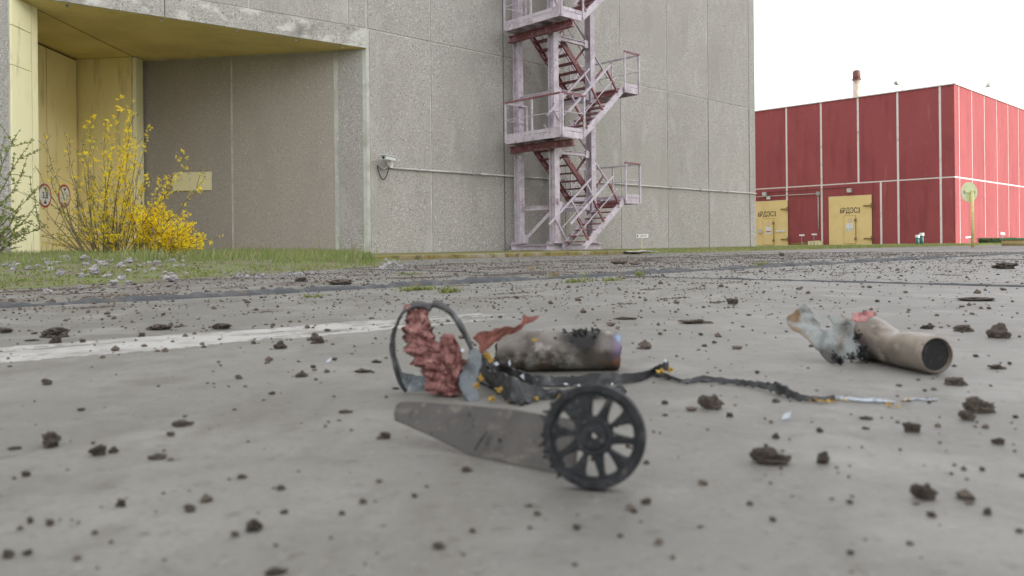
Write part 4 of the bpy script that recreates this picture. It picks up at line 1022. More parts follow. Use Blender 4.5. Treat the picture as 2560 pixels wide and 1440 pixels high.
def lerp_list(vals, k=6):
    out = []
    for a, b_ in zip(vals, vals[1:]): out += [a + (b_ - a) * j / k for j in range(k)]
    return out + [vals[-1]]
def plate(pts, thick, name, mt, parent, amp=.003, freq=40, nrm=Vector((0, -1, 0)), cuts=2, seed=0, inner=None, jag=0.0):
    """a torn sheet: outline points in space, crumpled a little and given thickness"""
    bm = bmesh.new()
    if jag:
        q = []
        for i, p in enumerate(pts):
            nx_ = pts[(i + 1) % len(pts)]; L_ = (nx_ - p).length; k = max(1, int(L_ / jag))
            for j in range(k):
                f = j / k; q.append(p.lerp(nx_, f) + (Vector((noise.noise(p * 900 + Vector((j * 3.1, 0, 0))), 0, noise.noise(p * 900 + Vector((0, j * 3.1, 0))))) * jag * .55 if j else Vector()))
        pts = q
    f = bm.faces.new([bm.verts.new(p) for p in pts]); bmesh.ops.triangulate(bm, faces=[f], ngon_method='BEAUTY')
    if cuts: bmesh.ops.subdivide_edges(bm, edges=bm.edges[:], cuts=cuts, use_grid_fill=True)
    for v in bm.verts:
        p = v.co * freq + Vector((seed, seed * 2, 0)); v.co += nrm * (noise.noise(p) * amp * 2 + noise.noise(p * 3) * amp * .8)
    bmesh.ops.recalc_face_normals(bm, faces=bm.faces[:])
    bm.normal_update(); front = bm.faces[:]; rim = [e for e in bm.edges if len(e.link_faces) == 1]
    bk = {v: bm.verts.new(v.co - v.normal * thick) for v in bm.verts[:]}
    for f_ in front: bm.faces.new([bk[v] for v in reversed(f_.verts)])
    for e_ in rim:
        a_, b_ = e_.verts; bm.faces.new((a_, b_, bk[b_], bk[a_]))
    bmesh.ops.recalc_face_normals(bm, faces=bm.faces[:])
    me = bpy.data.meshes.new(name); base = wloc(parent) if parent is not None else Vector(sum(pts, Vector()) / len(pts))
    if parent is None: base.z = min(v.co.z for v in bm.verts)
    for v in bm.verts: v.co -= base
    bm.to_mesh(me); bm.free(); me.materials.append(mt)
    return link(name, me, parent, (0, 0, 0) if parent is not None else base)
def Q(x, y): return 940 + x / 2.667, 720 + y / 2.667       # enlarged-view coordinates to photo pixels
def R5(x, y): return 1600 + x / 2.667, 720 + y / 2.667
def gy(px, py, z=0.0): return ground(px, py, z).y

# spoked wheel: flat outline with holes, extruded and rounded
wc = at(1486, 1100, .764); RW = .0468
wheel = thing('spoked_wheel', 'black spoked plastic wheel with a toothed rim standing at the blade end', 'wheel', (wc.x, wc.y, 0))
def curve2d(splines, extrude, bev):
    cu = bpy.data.curves.new('outline', 'CURVE'); cu.dimensions = '2D'; cu.fill_mode = 'BOTH'; cu.extrude = extrude; cu.bevel_depth = bev; cu.bevel_resolution = 2
    for pts in splines:
        sp_ = cu.splines.new('POLY'); sp_.points.add(len(pts) - 1); sp_.use_cyclic_u = True
        for q, p in zip(sp_.points, pts): q.co = (p[0], p[1], 0, 1)
    o = bpy.data.objects.new('tmp', cu); C.objects.link(o); dg = bpy.context.evaluated_depsgraph_get(); dg.update()
    me = bpy.data.meshes.new_from_object(o.evaluated_get(dg)); bpy.data.objects.remove(o); return me
def circ(r, n=96, ph=0): return [(r * cos(2 * pi * k / n + ph), r * sin(2 * pi * k / n + ph)) for k in range(n)]
def rounded(poly, r=.2, k=4):
    out = []; n = len(poly)
    for i in range(n):
        p0, p1, p2 = Vector(poly[i - 1]), Vector(poly[i]), Vector(poly[(i + 1) % n])
        a, b_ = p1 + (p0 - p1) * r, p1 + (p2 - p1) * r
        for j in range(k + 1):
            f = j / k; q = a * (1 - f) ** 2 + p1 * 2 * f * (1 - f) + b_ * f * f; out.append((q.x, q.y))
    return out
holes = []
for k in range(10):
    th = 2 * pi * k / 10 + .22; sk = .065 if k % 2 else -.065
    def pol(r, a): return (r * cos(a), r * sin(a))
    r0, r1 = .0172, .0396
    if k in (3,): continue                               # one window is closed and burnt over
    hw0, hw1 = .205, .225
    holes.append(rounded([pol(r0, th - hw0 - sk * 1.6), pol(r0 + .001, th + hw0 - sk * 1.6), pol(r1, th + hw1 + sk), pol(r1, th - hw1 + sk)], .34))
outer = []
for k in range(160):
    a = 2 * pi * k / 160; r = RW - .0012
    if 2.2 < a < 4.0: r += (.0042 if k % 8 in (0, 1) else .0) * (1 if noise.noise(Vector((k * .3, 0, 0))) > -.35 else 0)
    outer.append((r * cos(a), r * sin(a)))
me = curve2d([outer] + holes + [circ(.0042, 24)], .0042, .0012)
WM = Matrix.Translation(Vector((0, 0, wc.z))) @ Matrix.Rotation(radians(-14), 4, 'Z') @ Matrix.Rotation(radians(82), 4, 'X')
def fix(me, mt, M4, name, parent, smooth=True):
    me.transform(M4); me.materials.clear(); me.materials.append(mt)
    if smooth: me.polygons.foreach_set("use_smooth", [False] * len(me.polygons))
    return link(name, me, parent)
fix(me, M['wheel'], WM, 'spoke_disc', wheel)
me = curve2d([circ(RW), circ(RW - .0052)], .0072, .0014); fix(me, M['wheel'], WM, 'rim', wheel)
me = curve2d([circ(.0115, 40), circ(.0046, 24)], .0078, .0012); fix(me, M['wheel'], WM, 'hub', wheel)
me = curve2d([circ(.0168, 48), circ(.0135, 40)], .0062, .0010); fix(me, M['wheel'], WM, 'hub_ring', wheel)
for k in range(10):
    th = 2 * pi * (k + .5) / 10 + .22; dth = (.06 if k % 2 else -.06)
    m = MB(); m.bar((.0165 * cos(th - dth), .0165 * sin(th - dth), .0050), (.0410 * cos(th + dth), .0410 * sin(th + dth), .0050), .0022, .0024)
    link('spoke_rib', m.mesh('spoke_rib', M['wheel']), wheel).data.transform(WM)
rg = random.Random(17)
for k in range(9):                                       # snapped lugs along the left of the rim
    th = 2.25 + 1.75 * k / 8 + rg.uniform(-.05, .05); r_ = RW - .001
    m = MB(); p = Vector((r_ * cos(th), r_ * sin(th), rg.uniform(-.004, .003))); d = Vector((cos(th + rg.uniform(-.5, .5)), sin(th + rg.uniform(-.5, .5)), rg.uniform(-.3, .3))) * rg.uniform(.004, .010)
    m.tube([p, p + d * .6, p + d], [.0024, .0016, .0006], 6); link('rim_lug', m.mesh('rim_lug', M['wheel']), wheel).data.transform(WM)
zmin = min((v.co.z for ch in wheel.children for v in ch.data.vertices))
for ch in wheel.children:
    for v in ch.data.vertices: v.co.z -= zmin - .0005

# blade leaning behind the wheel
bl = [at(988, 1052, .95), at(1080, 1092, .915), at(1170, 1135, .885), at(1280, 1166, .845), at(1392, 1190, .81), at(1440, 1196, .80), at(1450, 1050, .83), at(1392, 1043, .845), at(1280, 1024, .885), at(1150, 1013, .93), at(1020, 1006, .965), at(1002, 1007, .968), at(992, 1016, .967), at(987, 1034, .96)]
for p in bl: p.z = max(p.z, .001)
blade_t = thing('propeller_blade', 'dull grey tapering blade leaning behind the black spoked wheel', 'blade', (bl[2].x, bl[2].y, 0))
o = plate(bl, .0028, 'blade_plate', M['blade'], blade_t, .0012, 9, cuts=3); bevel(o, .0008)
def on_blade(px, py):
    r = ray(px, py); a, b_, c = bl[1], bl[4], bl[8]; nn = (b_ - a).cross(c - a); t_ = (a - Vector((0, 0, H_CAM))).dot(nn) / r.dot(nn)
    return Vector((0, 0, H_CAM)) + r * (t_ - .007)
m = MB(); m.tube([on_blade(*Q(745, 950)), on_blade(*Q(700, 1010)), on_blade(*Q(655, 1085))], [.0004, .0013, .0008], 6); m.build('scratch', M['blade_slot'], blade_t)
m = MB(); m.disc(on_blade(*Q(825, 1015)), (0, -1, .2), .0022, .001, 12); m.build('dent', M['blade_slot'], blade_t)

# crumpled copper red foil
path = [(1040, 764, 24, 1.262), (1043, 785, 27, 1.26), (1042, 815, 28, 1.26), (1052, 845, 34, 1.258), (1072, 872, 46, 1.255), (1095, 898, 56, 1.25), (1108, 925, 52, 1.246), (1110, 955, 42, 1.242), (1115, 984, 36, 1.24)]
cs = smooth_path([at(x, y, Y) for x, y, _, Y in path], 8); ws = lerp_list([w_ / F_PX * 1.25 for _, _, w_, _ in path], 8)
fo = thing('crumpled_foil', 'crumpled copper red metal sheet standing upright inside the bent hoop', 'metal scrap', (cs[-1].x, cs[-1].y, 0))
m = MB(); n = 60; vs = []
for i, (c, w_) in enumerate(zip(cs, ws)):
    for k in range(n):
        a = 2 * pi * k / n; q = Vector((cos(a), sin(a), i * .085)) * 1.5
        rr_ = 1 + .55 * (abs(noise.noise(q * 1.1)) * 2 - .55) + .14 * (abs(noise.noise(q * 2.2 + Vector((3, 1, 2)))) * 2 - .5) + .30 * (abs(noise.noise(Vector((q.x * 4.2 + q.z, q.y * 4.2, q.z * .7)))) * 2 - .5) + .13 * (abs(noise.noise(q * 4.3)) * 2 - .5) + .06 * noise.noise(q * 9)
        vs.append(c + Vector((cos(a) * w_ * rr_, sin(a) * w_ * .62 * rr_, .005 * noise.noise(q * 3 + Vector((8, 0, 0))))))
fs = [(i * n + k, i * n + (k + 1) % n, (i + 1) * n + (k + 1) % n, (i + 1) * n + k) for i in range(len(cs) - 1) for k in range(n)]
m.add([Vector((p.x, p.y, max(p.z, .001))) for p in vs], fs + [tuple(range(n)), tuple((len(cs) - 1) * n + k for k in range(n))]); m.build('foil_body', M['copper'], fo, True)
lobe = [at(*Q(*p), 1.225) for p in ((430, 330), (450, 305), (520, 308), (540, 360), (575, 420), (560, 520), (545, 600), (480, 560), (450, 470), (420, 400))]
plate(lobe, .0015, 'foil_flap', M['copper'], fo, .006, 55, cuts=3, seed=4)

# bent metal hoop and its twisted strap
hp = [(1078, 768), (1042, 761), (1012, 776), (997, 800), (985, 830), (981, 860), (984, 890), (992, 920), (1003, 950), (1018, 972)]
hoop = thing('bent_hoop', 'thin dark metal band bent into an open hoop round the red foil', 'metal scrap', tuple(at(1050, 978, 1.262) * Vector((1, 1, 0)) if False else (at(1050, 978, 1.262).x, 1.262, 0)))
pts = smooth_path([at(x, y, 1.262) for x, y in hp], 3)
ribbon(pts, [Vector((.0015 * noise.noise(p * 90), .013 + .004 * noise.noise(p * 60), 0.0026 + .0026 * noise.noise(p * 45))) for p in pts], .0042, 'band', M['strap_dark'], hoop)
pts = smooth_path([at(x, y, 1.27) for x, y in ((1076, 770), (1085, 759), (1105, 765), (1128, 782), (1150, 812), (1168, 845), (1180, 875))], 5)
ribbon(pts, [Vector((.0015 * noise.noise(p * 90), .011 + .004 * noise.noise(p * 60), 0.0028 + .0026 * noise.noise(p * 45))) for p in pts], .0042, 'band', M['strap_dark'], hoop)
ft = [at(*Q(*p), Y) for p, Y in (((150, 500), 1.262), ((175, 560), 1.262), ((215, 570), 1.26), ((290, 585), 1.25), ((385, 580), 1.245), ((385, 640), 1.242), ((370, 690), 1.24), ((260, 690), 1.24), ((205, 680), 1.243), ((170, 610), 1.25))]
plate(ft, .002, 'band_foot', M['strap'], hoop, .003, 60, cuts=2, jag=.006)
tw = [(1180, 872, 9), (1187, 890, 20), (1181, 915, 24), (1172, 940, 22), (1168, 965, 19), (1176, 985, 20), (1186, 1004, 15)]
pts = smooth_path([at(x, y, 1.262 - .011 * i) for i, (x, y, _) in enumerate(tw)], 6); hw = lerp_list([w_ / F_PX * 1.22 for *_, w_ in tw], 6)
ribbon(pts, [Vector((cos(.5 * noise.noise(p * 30)), .45 + sin(i * .22) * .4, .05)).normalized() * w_ * (1 + .3 * noise.noise(p * 160)) for i, (p, w_) in enumerate(zip(pts, hw))], .003, 'twisted_strap', M['strap'], hoop, True)

# rust red torn shard
sh = [at(*Q(*p), Y) for p, Y in (((640, 335), 1.30), ((700, 290), 1.30), ((780, 288), 1.305), ((860, 252), 1.31), ((920, 262), 1.315), ((965, 235), 1.32), ((985, 178), 1.33), ((1030, 195), 1.335), ((1092, 185), 1.34), ((1050, 222), 1.335), ((985, 250), 1.325), ((950, 285), 1.32), ((830, 335), 1.31), ((750, 395), 1.30), ((720, 430), 1.295), ((672, 452), 1.29), ((690, 385), 1.295))]
o = plate(sh, .002, 'torn_shard', M['rust_plate'], None, .0035, 45, cuts=2, seed=2, jag=.006)
tag(o, 'jagged rust red metal shard jutting up before the burnt tube', 'metal scrap')

# flattened dark strip with foam residue, running behind the wheel
up_ = [(690, 480), (720, 500), (760, 540), (850, 568), (920, 600), (1000, 640), (1100, 668), (1220, 676), (1350, 682), (1500, 672), (1640, 655), (1665, 688)]
lo_ = [(1640, 742), (1500, 735), (1350, 748), (1200, 742), (1100, 748), (1030, 760), (965, 792), (900, 772), (860, 735), (800, 700), (740, 660), (690, 640), (665, 560)]
def dstrip(p):
    px, py = Q(*p); return px, py
lows = [ground(*Q(*p)) for p in lo_]
def y_low(px):
    best = min(lows, key=lambda q: abs(1280 + q.x / q.y * F_PX - px)); return best.y
ds = [at(*Q(*p), y_low(Q(*p)[0]) + .006) for p in up_] + [at(*Q(*p), y_low(Q(*p)[0])) for p in lo_]
for p in ds: p.z = max(p.z, .0012)
dst = thing('dark_strip', 'flattened charred strip with ochre foam flecks between hoop and wheel', 'metal scrap', (ds[5].x, ds[5].y, 0))
plate(ds, .004, 'strip_plate', M['char'], dst, .0035, 32, cuts=2, seed=7, jag=.008)
rng = random.Random(21)
def crumbs(spots_, mt, name, parent, s0, s1, spread=6, yv=1.18, off=-.006):
    m = MB()
    for (x, y, n_, *r) in spots_:
        for _ in range(n_ * 3):
            px, py = Q(x + rng.gauss(0, spread), y + rng.gauss(0, spread * .7)); Y = (r[0] if r else yv) + off
            c = at(px, py, Y); c.z = max(c.z, .002); s_ = rng.uniform(s0, s1)
            vs = [c + Vector((rng.gauss(0, 1), rng.gauss(0, 1), rng.gauss(0, 1))) * s_ for _k in range(5)]
            m.add(vs, [(0, 1, 2), (0, 2, 3), (0, 3, 4), (0, 4, 1), (1, 2, 4), (2, 3, 4)])
    return m.build(name, mt, parent)
crumbs([(740, 450, 16, 1.275), (760, 480, 10, 1.275), (700, 600, 5, 1.2), (670, 650, 8, 1.2), (820, 680, 6), (780, 740, 9), (905, 760, 12), (915, 780, 8), (930, 700, 4), (1060, 738, 8, 1.19), (1235, 715, 6, 1.2), (1260, 735, 4, 1.2)], M['foam'], 'foam_residue', dst, .0007, .0022, 10)['kind'] = 'stuff'
# long charred ribbon with pale flakes, its thin tail and silver end
lp = [(1203, 890, 10, 1.30, .04), (1221, 908, 12, 1.30, .02), (1251, 922, 12, None, 0), (1289, 936, 12, None, 0), (1334, 953, 12, None, 0), (1390, 957, 11, None, 0), (1439, 954, 12, None, 0), (1502, 950, 13, None, 0), (1555, 949, 12, None, 0), (1600, 944, 10, None, 0), (1637, 930, 9, None, 0), (1668, 915, 11, 1.36, .03)]
cst = thing('charred_ribbon', 'long twisted black ribbon with pale flakes trailing right from the scrap heap', 'metal scrap', (ground(1450, 965).x, ground(1450, 965).y, 0))
def ground_ribbon(lst, name, mt, parent, tk=.004, lean_=.35):
    pts, sds = [], []
    for (px, py, h_, Y, _z) in lst:
        if Y is None:
            g = ground(px, py + h_ * .9); hz = h_ / F_PX * g.y; c = g + Vector((0, hz * lean_, hz + .001))
        else: c = at(px, py, Y); hz = h_ / F_PX * Y
        pts.append(c); sds.append(hz)
    pts = smooth_path(pts, 6); sds = lerp_list(sds, 6)
    return ribbon(pts, [Vector((.15 * noise.noise(p * 50), lean_ + .5 * noise.noise(p * 25), 1)).normalized() * s_ * (1 + .45 * noise.noise(p * 130) + .35 * noise.noise(p * 330)) for p, s_ in zip(pts, sds)], tk, name, mt, parent, True)
ground_ribbon(lp, 'ribbon_body', M['char'], cst, .006)
tl = [(1637, 938, 5, None, 0), (1675, 945, 6, None, 0), (1712, 956, 5, None, 0), (1757, 950, 8, None, 0), (1810, 955, 7, None, 0), (1862, 960, 7, None, 0), (1919, 969, 11, None, 0), (1958, 978, 14, None, 0), (1997, 995, 9, None, 0), (2042, 1000, 6, None, 0), (2087, 997, 6, None, 0)]
ground_ribbon(tl, 'ribbon_tail', M['char'], cst, .004, .6)
ground_ribbon([(2080, 997, 4, None, 0), (2125, 1000, 5, None, 0), (2160, 1004, 4, None, 0), (2190, 1004, 5, None, 0), (2237, 1008, 2, None, 0)], 'silver_end', M['flake'], cst, .003, 1.0)
ground_ribbon([(2258, 1003, 1.4, None, 0), (2290, 1000, 2.2, None, 0), (2318, 1002, 1.2, None, 0), (2345, 1001, 2.6, None, 0)], 'silver_end', M['flake'], cst, .002, 1.0)
m = MB()
for (x, y, dx, dy) in ((985, 590, 25, 22), (1010, 615, 20, 10), (1105, 630, 16, 4), (1255, 610, 7, 26), (1265, 640, 18, 5), (1340, 625, 12, 18), (1355, 650, 14, 6), (1578, 605, 6, 34), (1575, 640, 12, 4), (1930, 485, 12, 12), (890, 500, 10, 20), (800, 505, 22, 12), (575, 415, 14, 12)):
    px, py = Q(x, y); Y = min(1.36, gy(px, max(py, 930)) - .02) if x > 700 else 1.2
    c = at(px, py, Y - .012); sx, sz = dx / 2.667 / F_PX * Y, dy / 2.667 / F_PX * Y
    m.add([c + Vector((-sx, 0, sz * .2)), c + Vector((0, -.003, -sz)), c + Vector((sx, 0, -sz * .3)), c + Vector((sx * .2, .004, sz)), c + Vector((0, .003, 0))], [(0, 1, 2), (0, 2, 3), (0, 4, 3), (1, 4, 2)])
m.build('pale_flakes', M['flake'], cst)['kind'] = 'stuff'
crumbs([(1900, 560, 8, 1.36), (1955, 545, 6, 1.36), (2640, 730, 0)], M['foam'], 'foam_residue', cst, .001, .003, 7)['kind'] = 'stuff'
m = MB(); rng2 = random.Random(4)
for (px, py) in [(1985, 985), (2000, 990), (2030, 1003), (2045, 1000), (2060, 1005), (2075, 1004), (2095, 1005), (2235, 1014), (2228, 1012), (2262, 1006)]:
    g = ground(px, py + 4)
    for _ in range(5):
        c = g + Vector((rng2.gauss(0, .004), rng2.gauss(0, .003), .004)); m.add([c + Vector((rng2.gauss(0, .003), rng2.gauss(0, .003), rng2.gauss(0, .002))) for _k in range(3)], [(0, 1, 2)])
m.build('foam_residue', M['foam'], cst)['kind'] = 'stuff'

# tubes
def shell(name, mt, parent, A, axis, L_, R_, hole=None, dent=None, jag0=0.0, jag1=0.0, seed=0, nth=96, nl=72, open_in=None):
    """a thin-walled tube in its own frame: x along the axis for the map, real thickness by a second skin"""
    axis = Vector(axis).normalized(); up = Vector((0, 0, 1)); sd = axis.cross(up).normalized(); up = sd.cross(axis)
    vs, vs2, keep = [], [], {}
    for i in range(nl + 1):
        f = i / nl
        for k in range(nth):
            th = 2 * pi * k / nth; q = Vector((cos(th), sin(th), f * 4 + seed))
            x = f * L_
            if i == 0: x += jag0 * (noise.noise(q * 3) + .5 * noise.noise(q * 9))
            if i == nl: x += jag1 * (noise.noise(q * 3) + .5 * noise.noise(q * 9))
            r = R_ * (1 + .012 * noise.noise(q * 1.5))
            if dent: r *= dent(f, th)
            for lst, rr in ((vs, r), (vs2, r - .0016)): lst.append(A + axis * x + (sd * cos(th) + up * sin(th)) * rr)
    def gone(i, k):
        f, th = (i + .5) / nl, 2 * pi * (k + .5) / nth
        return hole(f, th) if hole else False
    b0 = len(vs); m = MB(); m.v = vs + vs2; cell = {(i, k) for i in range(nl) for k in range(nth) if not gone(i, k)}
    idx = lambda i, k: i * nth + k % nth
    for (i, k) in cell:
        q = (idx(i, k), idx(i, k + 1), idx(i + 1, k + 1), idx(i + 1, k)); m.f.append(q); m.m.append(0); m.f.append(tuple(b0 + x for x in reversed(q))); m.m.append(1)
        for (di, dk, e0, e1) in ((-1, 0, q[0], q[1]), (1, 0, q[3], q[2]), (0, -1, q[0], q[3]), (0, 1, q[1], q[2])):
            if (i + di, (k + dk) % nth) not in cell: m.f.append((e0, e1, b0 + e1, b0 + e0)); m.m.append(0)
    return m.build(name, [mt, M['soot']], parent, True)

tb = thing('burnt_tube', 'heat stained metal tube with a charred hole torn in its top', 'tube', (-.032, 1.475, 0))
def hole1(f, th):
    d = math.hypot((f - .70) / .13, ((th - 2.05 + pi) % (2 * pi) - pi) / .80) + .55 * noise.noise(Vector((f * 17, th * 5, 3))); return d < .72
def dent1(f, th):
    t_ = (th - 2.0 + pi) % (2 * pi) - pi
    return 1 - .10 * math.exp(-((f - .62) / .16) ** 2 - (t_ / .7) ** 2) - .05 * math.exp(-((f - .05) / .08) ** 2) * (1 + cos(th * 2)) + .025 * noise.noise(Vector((f * 5, cos(th) * 2, sin(th) * 2)))
shell('tube_wall', M['tube'], tb, Vector((-.032, 1.475, .0365)), (.999, .035, 0), .224, .0362, hole1, dent1, .006, .003, 2)
m = MB(); rng = random.Random(31)
for _ in range(40):                                      # burnt scraps curling round the torn hole
    f, th = .70 + rng.gauss(0, .075), 1.75 + rng.gauss(0, .35); c = Vector((-.032 + f * .224, 1.475 + f * .008 - cos(th) * -.036 * 1.0, .0365 + sin(th) * .036)); c.y = 1.475 + cos(th) * .036
    m.add([c + Vector((rng.gauss(0, .0035), rng.gauss(0, .003), rng.gauss(0, .003))) for _k in range(4)], [(0, 1, 2), (0, 2, 3), (0, 3, 1), (1, 2, 3)])
m.build('charred_scrap', M['soot'], tb)['kind'] = 'stuff'
m = MB(); c = at(*Q(1060, 345), 1.428)
m.cbox(c, .010, .003, .004); m.build('label_scrap', M['foam'], tb)

AXC = Vector((.184, -.983, 0)).normalized(); CE = Vector((.722, 1.385, .0345)); LC = .205
ct = thing('dented_tube', 'sand coloured dented tube with a dark hollow end and torn painted shell', 'tube', (CE.x, CE.y, 0))
A0 = CE - AXC * LC
def dent2(f, th):
    # th measured from sd (axis x up), up at pi/2
    r = 1 - .16 * math.exp(-((f - .52) / .12) ** 2) * math.exp(-(((th - 1.5 + pi) % (2 * pi) - pi) / .8) ** 2)
    r += .50 * math.exp(-((f - .10) / .22) ** 2) * max(0, sin(th)) ** .7 + .05 * noise.noise(Vector((f * 4, cos(th) * 1.5, sin(th) * 1.5)))
    r -= .05 * math.exp(-((f - 1.0) / .03) ** 2)
    return r
def hole2(f, th):
    return f < .06 + .16 * noise.noise(Vector((cos(th) * 2.2, sin(th) * 2.2, 5))) + .1 * noise.noise(Vector((th * 6, 1, 1)))
o = shell('tube_wall', M['can'], ct, A0, AXC, LC, .0335, hole2, dent2, .01, .0, 5)
# deep recessed end: rim ring, dark dish
sd_ = AXC.cross(Vector((0, 0, 1))).normalized()
m = MB(); m.tube([CE - AXC * .004, CE + AXC * .002, CE + AXC * .0035], [.0325, .0325, .0295], 48, caps=False); m.tube([CE + AXC * .0035, CE - AXC * .002], [.0295, .0275], 48, caps=False); m.build('end_rim', M['can'], ct, True)
m = MB(); m.tube([CE - AXC * .002, CE - AXC * .014], [.0275, .0255], 40, caps=True); m.build('end_dish', M['soot'], ct)
m = MB(); m.tube([CE - AXC * .0085 + sd_ * .004, CE - AXC * .0075 + sd_ * .004], .010, 24); m.build('end_cap', M['strap_dark'], ct)
def R4(x, y): return 1940 + x / 5.565, 730 + y / 5.565
pl = [(340, 150), (420, 190), (520, 300), (610, 390), (650, 370), (640, 430), (600, 510), (680, 545), (770, 520), (800, 475), (720, 360), (820, 350), (880, 385), (895, 300), (960, 370), (1080, 430), (1150, 520), (1130, 640), (1190, 760), (1200, 900), (1100, 940), (985, 860), (960, 1010), (860, 1005), (760, 1000), (690, 950), (640, 890), (500, 740), (420, 650), (330, 570), (250, 540), (200, 490), (150, 350), (240, 290)]
yb = gy(*R4(860, 1010))
pts = [at(*R4(x, y), yb + .004 + (1010 - y) * .00009 + max(0, (700 - x)) * -.00004) for x, y in pl]
for p in pts: p.z = max(p.z, .0015)
sb = at(*R4(640, 1010), yb)
ws_ = thing('torn_shell', 'torn pale painted metal shell with rust patches joined to the sand coloured tube', 'metal scrap', (at(*R4(860, 1010), yb).x, yb, 0))
plate(pts, .0022, 'shell_sheet', M['white_shell'], ws_, .006, 24, cuts=3, seed=9, jag=.007)
m = MB(); rng = random.Random(41)
for (x, y, n_) in ((1120, 620, 10), (1200, 800, 16), (1180, 880, 14), (880, 960, 10), (800, 900, 6), (1260, 900, 12), (1050, 900, 8)):
    for _ in range(n_ * 6):
        c = at(*R4(x + rng.gauss(0, 28), y + rng.gauss(0, 30)), 1.47 if x > 1000 else yb - .008); c.z = max(c.z, .003)
        m.add([c + Vector((rng.gauss(0, .0019), rng.gauss(0, .0019), rng.gauss(0, .0019))) for _k in range(4)], [(0, 1, 2), (0, 2, 3), (0, 3, 1), (1, 2, 3)])
m.build('charred_scrap', M['soot'], ws_)['kind'] = 'stuff'
pk = [at(*R4(x, y), 1.525 + (y - 340) * -.0002) for x, y in ((1040, 400), (1080, 330), (1150, 285), (1230, 265), (1330, 270), (1400, 300), (1370, 340), (1300, 370), (1240, 410), (1120, 420))]
o = plate(pk, .0015, 'red_foil', M['pink'], None, .006, 60, cuts=3, seed=12, jag=.005); tag(o, 'salmon red foil scrap lying on top of the sand coloured tube', 'metal scrap')
# little pale flakes on the ground
for (px, py, lab) in ((822, 907, 'tiny white flake on bare concrete left of the hoop'), (1966, 1050, 'tiny pale flake on the concrete below the black ribbon')):
    g = ground(px, py); m = MB(); m.add([g + Vector((-.006, 0, .001)), g + Vector((.003, -.003, .002)), g + Vector((.007, .002, .011)), g + Vector((-.002, .004, .007)), g + Vector((0, .005, .002))], [(0, 1, 2, 3), (0, 4, 3), (1, 4, 2)])
    o = m.build('paint_flake', M['flake']); tag(o, lab, 'flake')

# ------------------------------------------------------------------ earth clods
rng = random.Random(77)
CM = [rock_mesh('earth_clod', k, 3, .72, .55, M['clod'], 1, .85) for k in range(8)]
def crumb_mesh(seed, squash=.42, sub=4):
    """a crumbled clod: a low lump whose surface breaks into rounded crumbs"""
    bm = bmesh.new(); bmesh.ops.create_icosphere(bm, subdivisions=sub, radius=.5); o3 = Vector((seed * 7.3, seed * 3.1, seed * 1.7))
    for v in bm.verts:
        p = v.co.copy()
        k = 1 + .75 * noise.noise(p * 2.1 + o3) + .42 * (.45 - 2 * abs(noise.noise(p * 4.6 + o3))) + .24 * (.45 - 2 * abs(noise.noise(p * 10 + o3))) + .06 * noise.noise(p * 24 + o3)
        v.co = Vector((p.x * k, p.y * k * .8, p.z * k * squash))
    zmin = min(v.co.z for v in bm.verts); ex = max(v.co.x for v in bm.verts) - min(v.co.x for v in bm.verts)
    for v in bm.verts:
        v.co.z -= zmin * .6
        if v.co.z < 0: v.co.z *= .1
        v.co /= ex
    me = bpy.data.meshes.new('earth_clod'); bm.to_mesh(me); bm.free(); me.materials.append(M['clod']); return me
CR = [crumb_mesh(60 + k) for k in range(7)]; CM = CM[:3] + [crumb_mesh(80 + k, .85) for k in range(5)]
GC = 'clods of dried earth thrown over the pavement'
def clod(px, py, wpx, lab, kind=0, loc=None, tall=1.0):
    p = ground(px, py) if loc is None else loc; s_ = wpx / F_PX * p.y
    o = link('earth_clod', (CR if kind else CM)[rng.randrange(7 if kind else 8)], None, p); o.scale = (s_, s_ * rng.uniform(.7, 1.0), s_ * rng.uniform(.75, 1.05) * tall); o.rotation_euler = (0, 0, rng.uniform(-.5, .5))
    o.location.z = -.002 * min(1, s_ * 20)
    return tag(o, lab, 'earth clod', GC)
